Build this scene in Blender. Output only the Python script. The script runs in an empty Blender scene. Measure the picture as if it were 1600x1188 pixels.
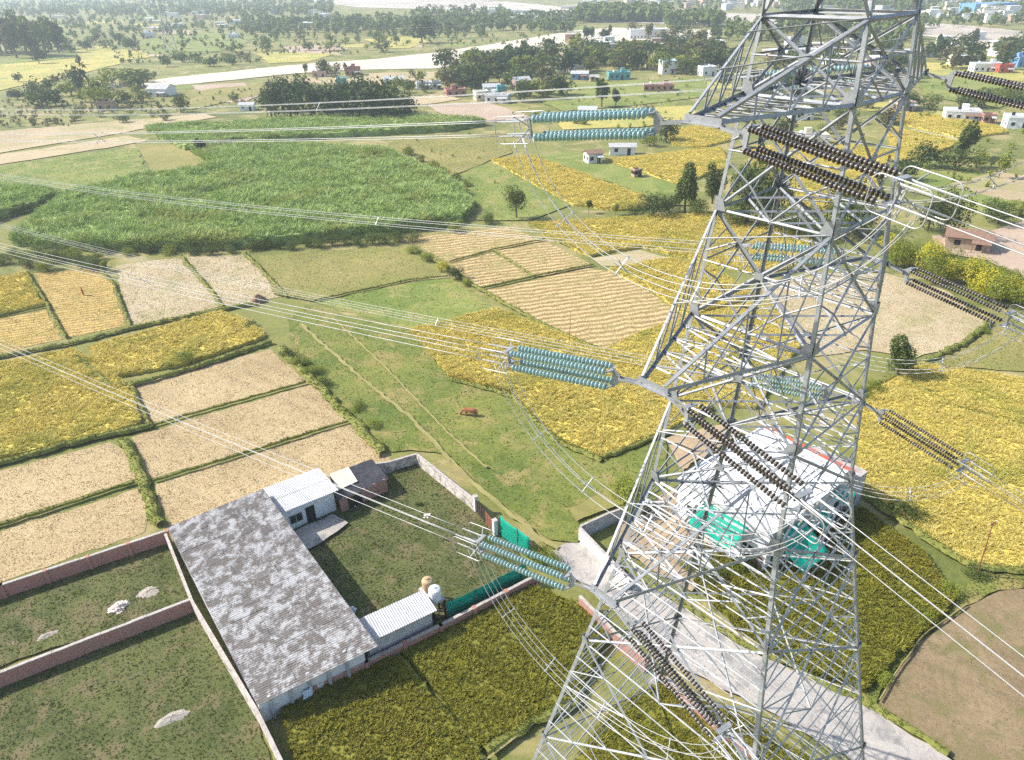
import bpy, math, random
import numpy as np
from mathutils import Vector, Matrix
from mathutils.geometry import tessellate_polygon

SC = bpy.context.scene
COL = SC.collection
PI = math.pi
RD = math.radians

# ------------------------------------------------------------------ camera, sky, sun, exposure
CAM_H, PITCH, FPX = 50.0, RD(30.2), 1105.0
cam = bpy.data.cameras.new('camera')
cam.sensor_width = 36.0
cam.lens = 36.0 * FPX / 1600.0
cam.clip_start, cam.clip_end = 0.5, 30000.0
cam_o = bpy.data.objects.new('camera', cam)
cam_o.location = (0, 0, CAM_H)
ROLL = RD(1.26)
cam_o.rotation_euler = (Matrix.Rotation(PI / 2 - PITCH, 3, 'X') @ Matrix.Rotation(-ROLL, 3, 'Z')).to_euler()
COL.objects.link(cam_o)
SC.camera = cam_o

SUN_AZ, SUN_EL = (-0.985, 0.17), RD(41)
world = bpy.data.worlds.new('World')
SC.world = world
world.use_nodes = True
wn = world.node_tree
bg = wn.nodes['Background']
sky = wn.nodes.new('ShaderNodeTexSky')
sky.sky_type = 'NISHITA'
sky.sun_disc = False
sky.sun_elevation = SUN_EL
sky.sun_rotation = math.atan2(SUN_AZ[0], SUN_AZ[1])
sky.dust_density = 1.6
wn.links.new(sky.outputs[0], bg.inputs[0])
bg.inputs[1].default_value = 0.14

sun = bpy.data.lights.new('sun', 'SUN')
sun.energy = 4.1
sun.angle = RD(0.55)
sun.color = (1.0, 0.955, 0.88)
sun_o = bpy.data.objects.new('sun', sun)
_to = Vector((SUN_AZ[0] * math.cos(SUN_EL), SUN_AZ[1] * math.cos(SUN_EL), math.sin(SUN_EL)))
sun_o.rotation_euler = _to.to_track_quat('Z', 'Y').to_euler()
sun_o.location = (-80, 40, 120)
COL.objects.link(sun_o)

SC.view_settings.view_transform = 'Standard'
SC.view_settings.look = 'None'
SC.view_settings.gamma = 1.0
SC.view_settings.use_curve_mapping = False
SC.view_settings.exposure = 0.80
SC.render.engine = 'CYCLES'
SC.cycles.max_bounces = 5
SC.cycles.sample_clamp_indirect = 3.0
SC.cycles.diffuse_bounces = 3
SC.cycles.volume_bounces = 1
SC.cycles.transparent_max_bounces = 8
SC.cycles.use_denoising = False
SC.cycles.use_adaptive_sampling = True
SC.cycles.adaptive_threshold = 0.028
SC.cycles.adaptive_min_samples = 16

# ------------------------------------------------------------------ helpers
_c, _s = math.cos(PITCH), math.sin(PITCH)


def G(x, y, z=0.0):
    """point of the photograph (1600 x 1188) -> place on the level at height z"""
    a0, b0 = x - 800.0, y - 594.0
    a = (a0 * math.cos(ROLL) - b0 * math.sin(ROLL)) / FPX
    b = -(b0 * math.cos(ROLL) + a0 * math.sin(ROLL)) / FPX
    d = Vector((a, _c + b * _s, -_s + b * _c))
    t = (z - CAM_H) / d.z
    return Vector((d.x * t, d.y * t, z))


def tag(o, label=None, cat=None, group=None, kind=None):
    if label:
        o['label'] = label
    if cat:
        o['category'] = cat
    if group:
        o['group'] = group
    if kind:
        o['kind'] = kind
    return o


def link(name, data, mats=None, parent=None, loc=None, rot=None, smooth=False):
    o = bpy.data.objects.new(name, data)
    COL.objects.link(o)
    if mats is not None and data is not None:
        for m in (mats if isinstance(mats, (list, tuple)) else [mats]):
            data.materials.append(m)
    if smooth and data is not None:
        data.polygons.foreach_set('use_smooth', [True] * len(data.polygons))
    if parent is not None:
        o.parent = parent
    if loc is not None:
        o.location = loc
    if rot is not None:
        o.rotation_euler = rot
    return o


def empty(name, loc=(0, 0, 0), rz=0.0, parent=None):
    o = bpy.data.objects.new(name, None)
    COL.objects.link(o)
    o.location = loc
    o.rotation_euler = (0, 0, rz)
    o.empty_display_size = 0.3
    if parent is not None:
        o.parent = parent
    return o


class MB:
    """collects faces for one mesh"""

    def __init__(self):
        self.v, self.f, self.m = [], [], []

    def add(self, vs, fs, mi=0):
        n = len(self.v)
        self.v += [tuple(p) for p in vs]
        self.f += [tuple(i + n for i in f) for f in fs]
        self.m += [mi] * len(fs)
        return self

    def box(self, x0, x1, y0, y1, z0, z1, mi=0):
        vs = [(x0, y0, z0), (x1, y0, z0), (x1, y1, z0), (x0, y1, z0), (x0, y0, z1), (x1, y0, z1), (x1, y1, z1), (x0, y1, z1)]
        return self.add(vs, [(0, 3, 2, 1), (4, 5, 6, 7), (0, 1, 5, 4), (1, 2, 6, 5), (2, 3, 7, 6), (3, 0, 4, 7)], mi)

    def hexa(self, bot, top, mi=0):
        return self.add(list(bot) + list(top), [(0, 3, 2, 1), (4, 5, 6, 7), (0, 1, 5, 4), (1, 2, 6, 5), (2, 3, 7, 6), (3, 0, 4, 7)], mi)

    def bar(self, p, q, w, t=None, mi=0, up=None):
        p, q = Vector(p), Vector(q)
        t = t or w
        d = (q - p).normalized()
        r = Vector(up) if up else (Vector((0, 0, 1)) if abs(d.z) < 0.9 else Vector((1, 0, 0)))
        a = d.cross(r).normalized()
        b = a.cross(d).normalized()
        c = [a * sx * w / 2 + b * sy * t / 2 for sx, sy in ((-1, -1), (1, -1), (1, 1), (-1, 1))]
        return self.hexa([p + k for k in c], [q + k for k in c], mi)

    def angle(self, p, q, w, t, ref):
        """L-section steel angle from p to q; heel towards ref"""
        p, q, ref = Vector(p), Vector(q), Vector(ref)
        d = (q - p).normalized()
        a = ref - d * ref.dot(d)
        if a.length < 1e-4:
            a = d.orthogonal()
        a.normalize()
        b = d.cross(a).normalized()
        e1 = (-a + b).normalized()
        e2 = (-a - b).normalized()
        prof = [a * 0, e1 * w, e1 * w + e2 * t, e1 * t + e2 * t, e1 * t + e2 * w, e2 * w]
        vs = [p + k for k in prof] + [q + k for k in prof]
        fs = [(i, (i + 1) % 6, (i + 1) % 6 + 6, i + 6) for i in range(6)]
        fs += [(0, 3, 2, 1), (0, 5, 4, 3), (6, 7, 8, 9), (6, 9, 10, 11)]
        return self.add(vs, fs)

    def tube(self, pts, r, n=6, mi=0, closed=False, caps=True):
        pts = [Vector(p) for p in pts]
        m = len(pts)
        rr = r if isinstance(r, (list, tuple)) else [r] * m
        vs, fs = [], []
        prev = None
        for i, p in enumerate(pts):
            if closed:
                d = pts[(i + 1) % m] - pts[i - 1]
            else:
                d = pts[min(i + 1, m - 1)] - pts[max(i - 1, 0)]
            d.normalize()
            if prev is None:
                a = d.orthogonal().normalized()
            else:
                a = prev - d * prev.dot(d)
                a = a.normalized() if a.length > 1e-5 else d.orthogonal().normalized()
            prev = a
            b = d.cross(a)
            for k in range(n):
                an = 2 * PI * k / n
                vs.append(p + (a * math.cos(an) + b * math.sin(an)) * rr[i])
        for i in range(m if closed else m - 1):
            j = (i + 1) % m
            for k in range(n):
                l = (k + 1) % n
                fs.append((i * n + k, i * n + l, j * n + l, j * n + k))
        if caps and not closed:
            fs.append(tuple(range(n - 1, -1, -1)))
            fs.append(tuple(range((m - 1) * n, m * n)))
        return self.add(vs, fs, mi)

    def lathe(self, prof, n=12, mi=0, c=(0, 0, 0)):
        vs, fs = [], []
        for r, z in prof:
            for k in range(n):
                a = 2 * PI * k / n
                vs.append((c[0] + r * math.cos(a), c[1] + r * math.sin(a), c[2] + z))
        for i in range(len(prof) - 1):
            for k in range(n):
                l = (k + 1) % n
                fs.append((i * n + k, i * n + l, (i + 1) * n + l, (i + 1) * n + k))
        fs.append(tuple(range(n - 1, -1, -1)))
        fs.append(tuple(range((len(prof) - 1) * n, len(prof) * n)))
        return self.add(vs, fs, mi)

    def mesh(self, name):
        me = bpy.data.meshes.new(name)
        me.from_pydata(self.v, [], self.f)
        if any(self.m):
            me.polygons.foreach_set('material_index', self.m)
        me.update()
        return me

    def build(self, name, mats, parent=None, loc=None, rot=None, smooth=False):
        return link(name, self.mesh(name), mats, parent, loc, rot, smooth)


# ------------------------------------------------------------------ materials
def _nt(name):
    m = bpy.data.materials.new(name)
    m.use_nodes = True
    t = m.node_tree
    return m, t, t.nodes['Principled BSDF']


def _ramp(t, stops):
    r = t.nodes.new('ShaderNodeValToRGB')
    e = r.color_ramp.elements
    while len(e) < len(stops):
        e.new(0.5)
    for k, (p, c) in enumerate(stops):
        e[k].position = p
        e[k].color = (c[0], c[1], c[2], 1)
    return r


def _noise(t, vec, scale, detail=4, rough=0.6, dist=0.0):
    n = t.nodes.new('ShaderNodeTexNoise')
    n.inputs['Scale'].default_value = scale
    n.inputs['Detail'].default_value = detail
    n.inputs['Roughness'].default_value = rough
    n.inputs['Distortion'].default_value = dist
    t.links.new(vec, n.inputs['Vector'])
    return n.outputs['Fac']


def _math(t, op, a, b=None):
    n = t.nodes.new('ShaderNodeMath')
    n.operation = op
    for i, x in enumerate((a, b)):
        if x is None:
            continue
        if isinstance(x, (int, float)):
            n.inputs[i].default_value = x
        else:
            t.links.new(x, n.inputs[i])
    return n.outputs[0]


def _mix(t, f, a, b):
    n = t.nodes.new('ShaderNodeMix')
    n.data_type = 'RGBA'
    for s, x in ((n.inputs[0], f), (n.inputs[6], a), (n.inputs[7], b)):
        if isinstance(x, (int, float)):
            s.default_value = x
        elif isinstance(x, tuple):
            s.default_value = (x[0], x[1], x[2], 1)
        else:
            t.links.new(x, s)
    return n.outputs[2]


def _pos(t, world_space=True):
    if world_space:
        return t.nodes.new('ShaderNodeNewGeometry').outputs['Position']
    return t.nodes.new('ShaderNodeTexCoord').outputs['Object']


def _bump(t, h, bs, strength, dist):
    b = t.nodes.new('ShaderNodeBump')
    b.inputs['Strength'].default_value = strength
    b.inputs['Distance'].default_value = dist
    t.links.new(h, b.inputs['Height'])
    t.links.new(b.outputs[0], bs.inputs['Normal'])


def surf(name, c1, c2, c3=None, s1=0.12, s2=2.5, fine=0.5, rough=0.9, bump=0.3, bdist=0.08, metal=0.0, spec=0.25, ws=True, lo=0.36, hi=0.64):
    """two octaves of noise between colours; c3 adds large patches"""
    m, t, b = _nt(name)
    v = _pos(t, ws)
    big = _noise(t, v, s1, 3, 0.6, 0.4)
    sm = _noise(t, v, s2, 5, 0.7)
    f = _math(t, 'ADD', _math(t, 'MULTIPLY', big, 1 - fine), _math(t, 'MULTIPLY', sm, fine))
    col = _ramp(t, [(lo, c1), (hi, c2)])
    t.links.new(f, col.inputs[0])
    out = col.outputs[0]
    if c3:
        p = _ramp(t, [(0.5, (0, 0, 0)), (0.64, (1, 1, 1))])
        t.links.new(_noise(t, v, s1 * 2.7, 4, 0.65, 0.8), p.inputs[0])
        out = _mix(t, p.outputs[0], out, c3)
    t.links.new(out, b.inputs['Base Color'])
    b.inputs['Roughness'].default_value = rough
    b.inputs['Metallic'].default_value = metal
    b.inputs['Specular IOR Level'].default_value = spec
    if bump:
        _bump(t, sm, b, bump, bdist)
    return m


def leafy(name, dark, light, patch=None, s1=0.35, trans=0.25, rough=0.75, rnd=0.55):
    """vegetation: tint differs per instance and in patches, some light shines through"""
    m, t, b = _nt(name)
    v = _pos(t)
    n1 = _noise(t, v, s1, 3, 0.6)
    oi = t.nodes.new('ShaderNodeObjectInfo').outputs['Random']
    f = _math(t, 'ADD', _math(t, 'MULTIPLY', n1, 1 - rnd), _math(t, 'MULTIPLY', oi, rnd))
    col = _ramp(t, [(0.2, dark), (0.8, light)])
    t.links.new(f, col.inputs[0])
    out = col.outputs[0]
    if patch:
        p = _ramp(t, [(0.5, (0, 0, 0)), (0.68, (1, 1, 1))])
        t.links.new(_noise(t, v, 0.09, 3, 0.6, 0.5), p.inputs[0])
        out = _mix(t, p.outputs[0], out, patch)
    t.links.new(out, b.inputs['Base Color'])
    b.inputs['Roughness'].default_value = rough
    b.inputs['Specular IOR Level'].default_value = 0.2
    if trans:
        tr = t.nodes.new('ShaderNodeBsdfTranslucent')
        t.links.new(out, tr.inputs[0])
        mx = t.nodes.new('ShaderNodeMixShader')
        mx.inputs[0].default_value = trans
        t.links.new(b.outputs[0], mx.inputs[1])
        t.links.new(tr.outputs[0], mx.inputs[2])
        t.links.new(mx.outputs[0], t.nodes['Material Output'].inputs[0])
    return m


def rows_mat(name, c1, c2, ang, pitch, c3):
    """cut straw lying in swaths"""
    m, t, b = _nt(name)
    v = _pos(t)
    mp = t.nodes.new('ShaderNodeMapping')
    mp.inputs['Rotation'].default_value = (0, 0, ang)
    t.links.new(v, mp.inputs[0])
    w = t.nodes.new('ShaderNodeTexWave')
    w.inputs['Scale'].default_value = 2 * PI / (20 * pitch)
    w.inputs['Distortion'].default_value = 4.0
    w.inputs['Detail'].default_value = 3
    w.inputs['Detail Scale'].default_value = 1.1
    t.links.new(mp.outputs[0], w.inputs[0])
    sm = _noise(t, v, 2.2, 5, 0.7)
    f = _math(t, 'ADD', _math(t, 'MULTIPLY', w.outputs['Fac'], 0.36), _math(t, 'MULTIPLY', sm, 0.64))
    col = _ramp(t, [(0.34, c1), (0.66, c2)])
    t.links.new(f, col.inputs[0])
    p = _ramp(t, [(0.5, (0, 0, 0)), (0.66, (1, 1, 1))])
    t.links.new(_noise(t, v, 0.16, 4, 0.65, 0.8), p.inputs[0])
    t.links.new(_mix(t, p.outputs[0], col.outputs[0], c3), b.inputs['Base Color'])
    b.inputs['Roughness'].default_value = 0.95
    b.inputs['Specular IOR Level'].default_value = 0.1
    _bump(t, f, b, 0.6, 0.15)
    return m


def brick_mat(name, c1, c2, mortar, stain):
    m, t, b = _nt(name)
    tc = t.nodes.new('ShaderNodeTexCoord').outputs['Object']
    sp = t.nodes.new('ShaderNodeSeparateXYZ')
    t.links.new(tc, sp.inputs[0])
    cb = t.nodes.new('ShaderNodeCombineXYZ')
    t.links.new(_math(t, 'ADD', sp.outputs[0], sp.outputs[1]), cb.inputs[0])
    t.links.new(sp.outputs[2], cb.inputs[1])
    br = t.nodes.new('ShaderNodeTexBrick')
    br.inputs['Color1'].default_value = (*c1, 1)
    br.inputs['Color2'].default_value = (*c2, 1)
    br.inputs['Mortar'].default_value = (*mortar, 1)
    br.inputs['Scale'].default_value = 1.0
    br.inputs['Mortar Size'].default_value = 0.012
    br.inputs['Brick Width'].default_value = 0.24
    br.inputs['Row Height'].default_value = 0.085
    t.links.new(cb.outputs[0], br.inputs['Vector'])
    p = _ramp(t, [(0.42, (0, 0, 0)), (0.68, (0.85, 0.85, 0.85))])
    t.links.new(_noise(t, _pos(t), 0.7, 5, 0.7, 0.5), p.inputs[0])
    t.links.new(_mix(t, p.outputs[0], br.outputs['Color'], stain), b.inputs['Base Color'])
    b.inputs['Roughness'].default_value = 0.9
    return m


def stained(name, base, stain, scale=0.5, lo=0.45, hi=0.7, rough=0.85, metal=0.0, fine=3.0, spec=0.3):
    """paint, plaster or sheet metal with weather stains of their own shape"""
    m, t, b = _nt(name)
    v = _pos(t)
    p = _ramp(t, [(lo, (0, 0, 0)), (hi, (1, 1, 1))])
    f = _math(t, 'ADD', _math(t, 'MULTIPLY', _noise(t, v, scale, 6, 0.7, 0.3), 0.7), _math(t, 'MULTIPLY', _noise(t, v, fine, 4, 0.7), 0.3))
    t.links.new(f, p.inputs[0])
    t.links.new(_mix(t, p.outputs[0], base, stain), b.inputs['Base Color'])
    b.inputs['Roughness'].default_value = rough
    b.inputs['Metallic'].default_value = metal
    b.inputs['Specular IOR Level'].default_value = spec
    return m


M = {}
M['ground'] = surf('ground_grass', (0.105, 0.13, 0.03), (0.25, 0.235, 0.07), (0.33, 0.27, 0.12), s1=0.03, s2=1.3, fine=0.4, bump=0.4, bdist=0.1)
M['pasture'] = surf('pasture_grass', (0.085, 0.13, 0.022), (0.22, 0.22, 0.05), (0.26, 0.215, 0.075), s1=0.09, s2=2.2, fine=0.45)
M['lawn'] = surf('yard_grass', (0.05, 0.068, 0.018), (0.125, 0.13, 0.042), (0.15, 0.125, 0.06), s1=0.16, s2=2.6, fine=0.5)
M['green'] = surf('green_field', (0.12, 0.17, 0.03), (0.24, 0.26, 0.065), (0.27, 0.25, 0.08), s1=0.06, s2=1.8, fine=0.35)
M['olive'] = surf('olive_field', (0.17, 0.17, 0.045), (0.31, 0.255, 0.09), (0.21, 0.21, 0.055), s1=0.06, s2=2.2, fine=0.4)
M['rice_floor'] = surf('rice_floor', (0.52, 0.42, 0.08), (0.70, 0.57, 0.14), None, s1=0.12, s2=2.4, fine=0.5)
M['rice_far'] = surf('rice_far', (0.32, 0.285, 0.07), (0.50, 0.41, 0.12), (0.27, 0.29, 0.08), s1=0.03, s2=0.8, fine=0.4, bump=0.5, bdist=0.3)
M['rice_green_floor'] = surf('rice_green_floor', (0.14, 0.145, 0.02), (0.26, 0.245, 0.045), None, s1=0.2, s2=3.0, fine=0.5)
M['stubble'] = surf('stubble', (0.33, 0.245, 0.125), (0.52, 0.40, 0.225), None, s1=0.10, s2=3.5, fine=0.6, bump=0.5)
M['stubble_pale'] = surf('stubble_pale', (0.36, 0.285, 0.165), (0.52, 0.43, 0.28), (0.34, 0.30, 0.15), s1=0.06, s2=2.4, fine=0.5, bump=0.4)
M['stubble_far'] = surf('stubble_far', (0.34, 0.265, 0.15), (0.50, 0.39, 0.24), (0.29, 0.27, 0.11), s1=0.02, s2=0.5, fine=0.4)
M['rows_a'] = rows_mat('straw_rows', (0.27, 0.19, 0.08), (0.58, 0.45, 0.23), RD(75), 1.5, (0.33, 0.28, 0.11))
M['rows_b'] = rows_mat('straw_rows_cross', (0.34, 0.235, 0.08), (0.55, 0.40, 0.15), RD(68), 1.1, (0.33, 0.26, 0.07))
M['soil'] = surf('ploughed_soil', (0.34, 0.25, 0.175), (0.47, 0.36, 0.265), None, s1=0.04, s2=1.2, fine=0.4, bump=0.5)
M['brown'] = surf('brown_soil', (0.18, 0.13, 0.07), (0.30, 0.22, 0.125), (0.17, 0.15, 0.06), s1=0.10, s2=2.6, fine=0.5)
M['sand'] = surf('river_sand', (0.52, 0.45, 0.34), (0.66, 0.585, 0.46), None, s1=0.03, s2=0.5, fine=0.35, bump=0.2)
M['sand_far'] = surf('riverbed', (0.42, 0.36, 0.29), (0.58, 0.51, 0.42), (0.33, 0.28, 0.23), s1=0.006, s2=0.06, fine=0.3, bump=0)
M['concrete'] = surf('concrete', (0.33, 0.30, 0.265), (0.47, 0.425, 0.375), (0.25, 0.235, 0.22), s1=0.25, s2=3.0, fine=0.4, bump=0.2)
M['heap'] = surf('building_sand', (0.28, 0.25, 0.21), (0.42, 0.375, 0.32), None, s1=0.6, s2=6, fine=0.6, bump=0.5)
M['rubble'] = surf('rubble', (0.50, 0.42, 0.36), (0.78, 0.72, 0.66), None, s1=1.5, s2=8, fine=0.6)
M['path'] = surf('worn_path', (0.22, 0.21, 0.07), (0.33, 0.28, 0.11), None, s1=0.3, s2=2.4)
M['yard'] = surf('bare_yard', (0.30, 0.215, 0.125), (0.43, 0.32, 0.20), None, s1=0.2, s2=2.4)
M['rice_leaf'] = leafy('rice_ears', (0.60, 0.51, 0.12), (0.90, 0.79, 0.29), (0.60, 0.56, 0.14), trans=0.42)
M['rice_green_leaf'] = leafy('rice_ears_olive', (0.18, 0.185, 0.024), (0.42, 0.395, 0.055), (0.34, 0.30, 0.045), trans=0.42)  # darker, greener ears for the lower fields
M['straw'] = leafy('straw_stubs', (0.40, 0.295, 0.14), (0.62, 0.49, 0.27), trans=0.35)
M['straw_dull'] = leafy('dull_straw', (0.22, 0.165, 0.08), (0.38, 0.29, 0.15), trans=0.2)
M['grass_leaf'] = leafy('grass_blades', (0.10, 0.145, 0.02), (0.25, 0.27, 0.05), (0.27, 0.23, 0.07), trans=0.4)
M['bund_leaf'] = leafy('bund_grass', (0.13, 0.18, 0.02), (0.31, 0.34, 0.07), None, trans=0.45)
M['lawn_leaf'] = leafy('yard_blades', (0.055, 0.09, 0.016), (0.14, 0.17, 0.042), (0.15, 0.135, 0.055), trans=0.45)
M['cane_leaf'] = leafy('cane_leaves', (0.32, 0.43, 0.13), (0.66, 0.75, 0.33), (0.52, 0.56, 0.21), trans=0.45)
M['cane_floor'] = surf('cane_floor', (0.27, 0.34, 0.10), (0.40, 0.47, 0.17), None)
M['bund'] = surf('bund_earth', (0.13, 0.155, 0.03), (0.25, 0.235, 0.06), None, s1=0.3, s2=3)
M['leaf_dark'] = leafy('leaf_dark', (0.03, 0.052, 0.014), (0.085, 0.12, 0.03), s1=0.5, rnd=0.3)
M['leaf_mid'] = leafy('leaf_mid', (0.055, 0.085, 0.016), (0.16, 0.20, 0.045), s1=0.5, rnd=0.3)
M['leaf_olive'] = leafy('leaf_olive', (0.085, 0.085, 0.03), (0.21, 0.19, 0.075), s1=0.5, rnd=0.3)
M['leaf_light'] = leafy('leaf_light', (0.13, 0.17, 0.018), (0.32, 0.35, 0.055), s1=0.5, rnd=0.3)
M['leaf_yellow'] = leafy('leaf_yellow', (0.25, 0.25, 0.018), (0.60, 0.54, 0.05), s1=0.5, rnd=0.3)
M['bark'] = surf('bark', (0.10, 0.07, 0.045), (0.20, 0.15, 0.10), None, s1=1, s2=8)
M['steel'] = stained('galvanised_steel', (0.37, 0.38, 0.39), (0.24, 0.25, 0.26), scale=1.6, lo=0.35, hi=0.65, rough=0.5, metal=0.3, fine=9.0, spec=0.5)
M['alu'] = stained('aluminium', (0.46, 0.46, 0.455), (0.33, 0.33, 0.325), scale=2, rough=0.35, metal=0.35, spec=0.5)
M['wire'] = stained('stranded_wire', (0.45, 0.45, 0.445), (0.31, 0.31, 0.305), scale=0.6, rough=0.45, metal=0.3, spec=0.4)
M['asbestos'] = stained('cement_sheet', (0.40, 0.395, 0.39), (0.15, 0.132, 0.12), scale=1.0, lo=0.435, hi=0.53, rough=0.9, fine=5.0)
M['tin_white'] = stained('tin_sheet', (0.47, 0.47, 0.475), (0.33, 0.325, 0.32), scale=0.8, lo=0.5, hi=0.75, rough=0.6)
M['white'] = stained('whitewash', (0.72, 0.72, 0.71), (0.40, 0.39, 0.37), scale=0.9, lo=0.55, hi=0.78)
M['grey'] = stained('grey_cement', (0.46, 0.46, 0.46), (0.28, 0.27, 0.25), scale=0.8)
M['brick'] = brick_mat('brickwork', (0.48, 0.18, 0.12), (0.38, 0.14, 0.10), (0.40, 0.30, 0.26), (0.36, 0.21, 0.17))
M['coping'] = stained('coping', (0.46, 0.41, 0.37), (0.27, 0.23, 0.20), scale=1.5)
M['oldwall'] = stained('old_plaster', (0.66, 0.60, 0.54), (0.26, 0.22, 0.19), scale=1.6, lo=0.45, hi=0.58)
M['dark'] = stained('dark_opening', (0.018, 0.016, 0.016), (0.03, 0.028, 0.026))
M['tarp_black'] = stained('black_tarpaulin', (0.035, 0.035, 0.042), (0.075, 0.07, 0.07), scale=1.4, rough=0.5)
M['cream'] = stained('cream_sheet', (0.66, 0.60, 0.46), (0.50, 0.45, 0.35), scale=1.0)
M['net'] = stained('green_shade_net', (0.0, 0.30, 0.20), (0.0, 0.22, 0.15), scale=0.8, rough=0.7)
M['red'] = stained('red_oxide', (0.50, 0.11, 0.07), (0.36, 0.10, 0.07), scale=1.0)
M['blue'] = stained('blue_paint', (0.16, 0.34, 0.58), (0.12, 0.25, 0.40))
M['teal'] = stained('teal_paint', (0.13, 0.38, 0.37), (0.12, 0.27, 0.27))
M['pink'] = stained('pink_plaster', (0.58, 0.40, 0.33), (0.42, 0.30, 0.25))
M['tan'] = stained('mud_plaster', (0.42, 0.31, 0.22), (0.30, 0.22, 0.16))
M['tile_brown'] = stained('brown_roof', (0.22, 0.13, 0.09), (0.32, 0.20, 0.15), scale=1.2)
M['wood'] = stained('weathered_wood', (0.22, 0.13, 0.085), (0.14, 0.09, 0.06), scale=2)
M['rust'] = stained('rusty_iron', (0.24, 0.09, 0.05), (0.16, 0.07, 0.05), scale=2)
M['hide'] = stained('brown_hide', (0.31, 0.125, 0.055), (0.20, 0.085, 0.04), scale=2)
M['tank_tan'] = stained('tan_plastic', (0.50, 0.34, 0.19), (0.40, 0.28, 0.17), scale=1.2, rough=0.6)
M['tank_white'] = stained('white_plastic', (0.78, 0.78, 0.78), (0.62, 0.62, 0.61), scale=1.2, rough=0.5)
M['cloth'] = stained('pale_cloth', (0.66, 0.72, 0.80), (0.50, 0.55, 0.62), scale=3)
M['hay'] = surf('dry_brush', (0.20, 0.12, 0.075), (0.42, 0.28, 0.19), None, s1=1, s2=6)
M['orange'] = stained('orange_cloth', (0.60, 0.19, 0.05), (0.45, 0.14, 0.05))
M['skin'] = stained('skin', (0.20, 0.10, 0.06), (0.17, 0.085, 0.05))
M['glass_backlit'] = stained('glass_backlit', (0.075, 0.058, 0.048), (0.125, 0.10, 0.085), scale=3, rough=0.22, spec=0.5)  # same disc glass as on the left, its backlit shade put into the colour


def glass_mat():
    m, t, b = _nt('toughened_glass')
    b.inputs['Base Color'].default_value = (0.33, 0.50, 0.48, 1)
    b.inputs['Roughness'].default_value = 0.16
    b.inputs['Specular IOR Level'].default_value = 0.8
    b.inputs['Transmission Weight'].default_value = 0.25
    b.inputs['IOR'].default_value = 1.5
    return m


M['glass'] = glass_mat()

# ------------------------------------------------------------------ vegetation scattered over a surface (geometry nodes, for uncountable stuff)
_GN = {}


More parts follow.
